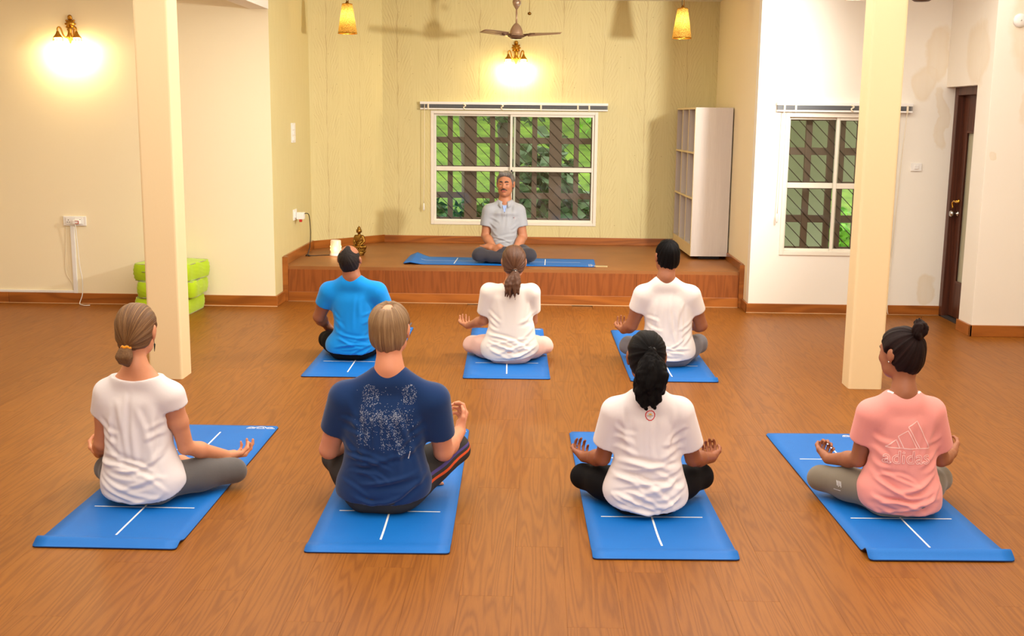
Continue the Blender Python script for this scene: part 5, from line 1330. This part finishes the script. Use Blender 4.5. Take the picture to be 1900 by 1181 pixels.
def polo(ctx):
    nk, H = ctx['nk'], ctx['H']; shirtm = ctx['o']['shirt']
    blue = fabric('pale_blue_lining', lin(150, 176, 226), .1)
    def collar(name, mat, r0, dz, gap, prof, tip):
        bm = bmesh.new(); rows = []; n = 28
        for i in range(n+1):
            a = math.pi/2+gap+(2*math.pi-2*gap)*i/n; f = abs(i/n-.5)*2
            row = []
            for k, (r, z) in enumerate(prof):
                r_ = r0+r+(tip*.2*f**6 if k >= len(prof)-2 else 0); zz = z+dz-.030*f**2-(tip*f**5 if k >= len(prof)-2 else 0)
                row.append(bm.verts.new((nk[0]+r_*math.cos(a), nk[1]+.012+r_*1.06*math.sin(a), nk[2]+zz)))
            rows.append(row)
        for A, B_ in zip(rows, rows[1:]):
            for k in range(len(prof)-1): bm.faces.new((A[k], A[k+1], B_[k+1], B_[k]))
        o = from_bm(name, bm, mat, ctx['root'], True); md = o.modifiers.new('thick', 'SOLIDIFY'); md.thickness = .003; return o
    collar('collar', shirtm, .060, .0, .36, [(0, -.02), (.003, .018), (.008, .024), (.018, .010), (.030, -.016)], .022)
    collar('collar_lining', blue, .056, -.002, .30, [(0, -.03), (.002, .008), (.005, .016)], 0)
    z0 = nk[2]-.045
    print_poly(ctx, 'placket', [(-.020+nk[0], z0), (.020+nk[0], z0), (.006+nk[0], z0-.060), (-.006+nk[0], z0-.060)], blue, True)
    print_strips(ctx, 'placket_edge', [([(nk[0]+.002, z0-.055), (nk[0]+.002, z0-.105)], .0022)], M['grey_mark'], True)
    print_poly(ctx, 'button', [(nk[0]+.004*math.cos(q), z0-.062+.004*math.sin(q)) for q in np.linspace(0, 5.6, 9)], M['bar'], True)
    print_poly(ctx, 'chest_logo', [(-.083, .437), (-.075, .437), (-.075, .443), (-.083, .443)], M['navy_mark'], True)
    print_poly(ctx, 'chest_logo', [(-.090, .438), (-.0835, .438), (-.0835, .442), (-.090, .442)], M['red_mark'], True)

def stripe_pants():
    m = NT('charcoal_trousers_with_stripes'); c = m.coord(); f = m.noise(c, 700, 2)
    a = m.n('ShaderNodeAttribute'); a.attribute_name = 'around'; l = m.n('ShaderNodeAttribute'); l.attribute_name = 'along'
    base = m.mix(f, lin(46, 43, 42), lin(72, 68, 64)); on = m.math('GREATER_THAN', l.outputs['Fac'], .07)
    band = lambda lo, hi: m.math('MULTIPLY', m.math('MULTIPLY', m.math('GREATER_THAN', a.outputs['Fac'], lo), m.math('LESS_THAN', a.outputs['Fac'], hi)), on)
    col = m.mix(band(-.02, .15), base, lin(224, 92, 48)); col = m.mix(band(-.36, -.20), col, lin(84, 72, 132))
    m.p(Base_Color=col, Roughness=.85, Specular_IOR_Level=.2); m.bump(f, .12, .003); return m.m

Wt = lambda n, c, **k: fabric(n, lin(*c), .05, **k)
people = [
 ('W1', 'woman in white cap sleeve shirt with light brown low bun, front left mat', dict(f=True, seed=1, skin=SKIN_L, shirt=Wt('white_jersey_cap_sleeve', (232, 224, 222)), pants=fabric('grey_heather_leggings', lin(104, 100, 98), .1, 600, heather=.25), hair=hair_w1, brow=M['dark_wood'],
    rot=(-.05, -.10, .03), neckhole=(.138, .11, .062), sleeve=(.062, .066), hem=(.028, .55), folds=(16, 10, .0055), hand=dict(mudra=True, curl=(.45, .55, .65, .7)),
    xfolds=[(-.10, .46, -.07, .22, .014, .007, .0), (-.02, .45, .02, .26, .013, .006, .01), (.05, .43, .03, .2, .012, .006, 0), (-.15, .22, .08, .10, .010, .006, .02)], feet=[((.03, .31, .095), (.195, .27, .105), (.1, -.2, 1)), ((-.11, .27, .06), (-.24, .30, .05), (-.1, 0, 1))], neckr=.95)),
 ('M2', 'man in navy print shirt with thinning brown hair, second mat of the front row', dict(f=False, seed=2, skin=SKIN_P, shirt=fabric('navy_cotton', lin(18, 50, 98), .12), pants=stripe_pants(), hair=hair_m2, brow=M['dark_wood'], pad=.008, hip=.185, leg=1.05,
    rot=(-.12, .0, 0), neckhole=(.078, .09, .008), hem=(.058, .25), folds=(14, 10, .006), foldz=(.08, .30), hand=dict(n={-1: (.3, -.2, .9), 1: (-.8, -.2, .45)}, d={-1: (.25, .9, .1), 1: (.10, .55, .62)}, curl=(.75, .85, .95, 1.0), s=.98), wrL=(-.205, .28, .245), crease=.003, extra=[splatter], cutank=.95, baggy=.01,
    xfolds=[(.0, .44, .06, .20, .012, .006, .02), (.06, .44, .15, .16, .012, .006, .01), (-.05, .44, -.10, .22, .013, .005, -.01), (.19, .22, .05, .12, .012, .007, .02)])),
 ('W3', 'woman in white shirt with long black ponytail, third mat of the front row', dict(f=True, seed=3, skin=SKIN_D, shirt=Wt('white_cotton_emblem_shirt', (234, 225, 223)), pants=fabric('black_leggings', lin(14, 12, 13), .2, 500, sheen=0), hair=hair_w3, brow=M['black'],
    rot=(0, -.05, 0), sc=.98, neckhole=(.072, .09, .010), sleeve=(.068, .064), hem=(.032, .52), folds=(20, 8, .0062), foldz=(.05, .28), hand=dict(curl=(.80, .85, .9, .95), d={-1: (-.12, .95, .0), 1: (.05, .95, .0)}, n={-1: (.2, -.1, .95), 1: (-.2, -.1, .95)}, s=.88), extra=[emblem],
    xfolds=[(-.14, .26, .12, .16, .011, .007, .03), (-.16, .20, .10, .08, .011, .008, .03), (.16, .24, -.05, .20, .010, .006, .02), (.17, .16, .0, .10, .011, .007, .02)])),
 ('W4', 'woman in pink logo shirt with dark top bun, rightmost mat', dict(f=True, seed=4, skin=SKIN_B, shirt=fabric('coral_pink_cotton', lin(244, 158, 148), .10, heather=.05), pants=fabric('olive_grey_leggings', lin(126, 116, 100), .1, 600), hair=hair_w4, brow=M['black'],
    rot=(.62, -.06, 0), sc=.97, neckhole=(.080, .092, .014), sleeve=(.066, .062), hem=(.030, .25), folds=(16, 6, .0058), foldz=(.05, .24), hand=dict(curl=(1.1, 1.15, 1.2, 1.2), d={-1: (.05, .95, .08), 1: (.10, .95, .08)}, n={-1: (.4, -.2, .9), 1: (-.5, -.2, .85)}, s=.95), extra=[sport_logo, legging_mark],
    xfolds=[(.16, .24, -.02, .14, .011, .007, .03), (.18, .18, .02, .07, .011, .008, .03), (-.13, .22, .06, .12, .011, .006, -.02)])),
 ('M5', 'man in bright blue shirt tilting his balding head back, left of the back row', dict(f=False, seed=5, front=False, skin=SKIN_B, shirt=fabric('bright_blue_jersey', lin(8, 140, 224), .08), pants=fabric('black_trousers', lin(16, 14, 13), .2, sheen=0), hair=hair_m5, brow=M['black'],
    rot=(-.08, .62, 0), sc=.97, neckhole=(.074, .09, .006), hem=(.055, .28), folds=(10, 3, .006), foldz=(.08, .22), hand=dict(d={-1: (.2, .7, -.5), 1: (-.2, .7, -.5)}, n=(0, -.4, -1)), neckr=1.0, sleeve=(.070, .064))),
 ('W6', 'woman in cream shirt and pale pink trousers with brown ponytail, middle of the back row', dict(f=True, seed=6, front=False, skin=SKIN_T, shirt=Wt('cream_white_jersey', (236, 228, 218)), pants=fabric('pale_pink_cotton', lin(232, 192, 178), .08), hair=hair_w6, brow=M['dark_wood'],
    rot=(0, -.08, 0), sc=1.0, neckhole=(.09, .09, .016), sleeve=(.062, .060), hem=(.035, .35), hemx=.12, folds=(14, 2, .006), foldz=(.08, .24), crease=.003, pad=.006, wrR=(.10, .27, .20), hand=dict(curl=(.5, .5, .55, .6), d={-1: (-.25, .9, .05), 1: (-.3, .9, .0)}),
    xfolds=[(-.15, .22, .15, .10, .011, .007, .02), (.17, .20, -.05, .12, .010, .006, .02)])),
 ('M7', 'man in white shirt and grey trousers with short black hair, right of the back row', dict(f=False, seed=7, front=False, skin=SKIN_B, shirt=Wt('white_slub_cotton', (234, 228, 224)), pants=fabric('grey_trousers', lin(116, 114, 120), .12), hair=hair_m7, brow=M['black'],
    rot=(.22, .02, 0), sc=1.0, neckhole=(.080, .09, .006), hem=(.058, .25), folds=(6, 8, .006), foldz=(.08, .22), crease=.003, pad=.004, hand=dict(curl=(.6, .65, .7, .75), d={-1: (.0, .9, .1), 1: (-.6, .6, .2)}),
    xfolds=[(.01, .50, .05, .20, .012, .009, -.015), (.09, .46, .10, .2, .012, .006, 0), (-.09, .46, -.12, .2, .013, .006, 0)])),
 ('T', 'grey haired man with moustache in grey polo shirt sitting on the stage', dict(f=False, seed=8, front=False, skin=SKIN_T, shirt=fabric('heather_grey_pique', lin(172, 175, 180), .06, 700, heather=.2), pants=fabric('charcoal_cotton', lin(58, 56, 62), .12), hair=hair_t, brow=plain('dark_grey_brow', lin(50, 44, 40), .7),
    rot=(-.16, .0, 0), sc=1.02, bk=1.7, neckhole=(.074, .09, .014), hem=(.13, .02), hemy=-.2, px=.012, folds=(3, 5, .005), foldz=(.16, .3), crease=.003, zm=.007, pad=.004, ank=((.07, .24, .135), (-.07, .30, .06)), cutank=.90,
    feet=[((.075, .235, .140), (.235, .135, .142), (-.2, -.1, -1)), ((-.075, .30, .07), (-.225, .16, .125), (-.1, .1, 1))], hand=dict(d={-1: (.92, .30, -.20), 1: (-.88, .36, -.24)}, n=(0, -.45, .9), curl=(.25, .3, .35, .4)), sleeve=(.074, .070), extra=[polo])),
]
JOINTS['T']['wrR'] = (.105, .165, .150); JOINTS['T']['wrL'] = (-.095, .165, .135)
for k_, lab_, o_ in people: person(k_, lab_, o_)

# ------------------------------------------------------------------ brass statue
def statue(loc):
    t = thing('seated_statue', 'small aged brass statue of a seated meditating figure on the stage', 'statue', loc, math.pi)
    F = Field((-.10, -.08, 0), (.10, .08, .33), .0032)
    F.add(ell((0, 0, .028), (.062, .044, .020)), .006); F.add(ell((0, 0, .056), (.066, .047, .018)), .006); F.add(rcone((0, 0, .008), (0, 0, .02), .05, .05), .01)
    F.cut(lambda X, Y, Z: .002-Z, .002)
    for s in (-1, 1):
        F.add(rcone((s*.02, -.01, .092), (s*.060, .020, .086), .022, .017), .012); F.add(rcone((s*.058, .024, .086), (-s*.018, .040, .086), .016, .012), .01)
        F.add(rcone((s*.036, -.004, .192), (s*.052, .006, .142), .0150, .0125), .012); F.add(rcone((s*.052, .006, .142), (s*.018 if s < 0 else s*.044, .040, .108), .0115, .008), .006)
        F.add(rcone((s*.026, .0, .262), (s*.025, .0, .236), .0035, .0045), .004)
    F.add(rcone((0, -.012, .10), (0, -.010, .150), .036, .032), .02); F.add(ell((0, -.006, .175), (.041, .026, .034)), .02); F.add(rcone((0, -.006, .20), (0, -.002, .232), .014, .0125), .01)
    F.add(ell((0, .0, .247), (.0235, .0255, .028)), .006); F.add(ell((0, -.004, .274), (.018, .018, .016)), .008); F.add(rcone((0, -.004, .284), (0, -.004, .305), .007, .0015), .01)
    F.add(rcone((0, .024, .246), (0, .028, .239), .0025, .0035), .004); F.add(rcone((-.030, .022, .20), (.036, .020, .13), .004, .004), .006)
    P, Q = F.mesh(); P = relax(P, Q, 1, .3); N = vnormals(P, Q)
    hair = (P[:, 2] > .252) & (P[:, 1] < .016); P = P+N*(hair*.0008*wob(P, 900, 3)+.0004*wob(P, 300, 4))[:, None]
    to_mesh('figure', P, Q, M['brass_dark'], t)
    bm = bmesh.new()
    for zz, r in ((.040, .062), (.070, .064)):
        for k in range(18):
            a = 2*math.pi*k/18; bm_lathe(bm, [(0, -.010), (.009, -.004), (.009, .004), (0, .012)], 8, (r*math.cos(a), r*.71*math.sin(a), zz))
    from_bm('lotus_petals', bm, M['brass_dark'], t, True)
    lathe('bowl', [(.0, .0), (.010, .002), (.0135, .012), (.0125, .013), (.009, .004)], M['gold'], t, 16, (0, .045, .098))
statue((-1.838, 11.46, ZP))
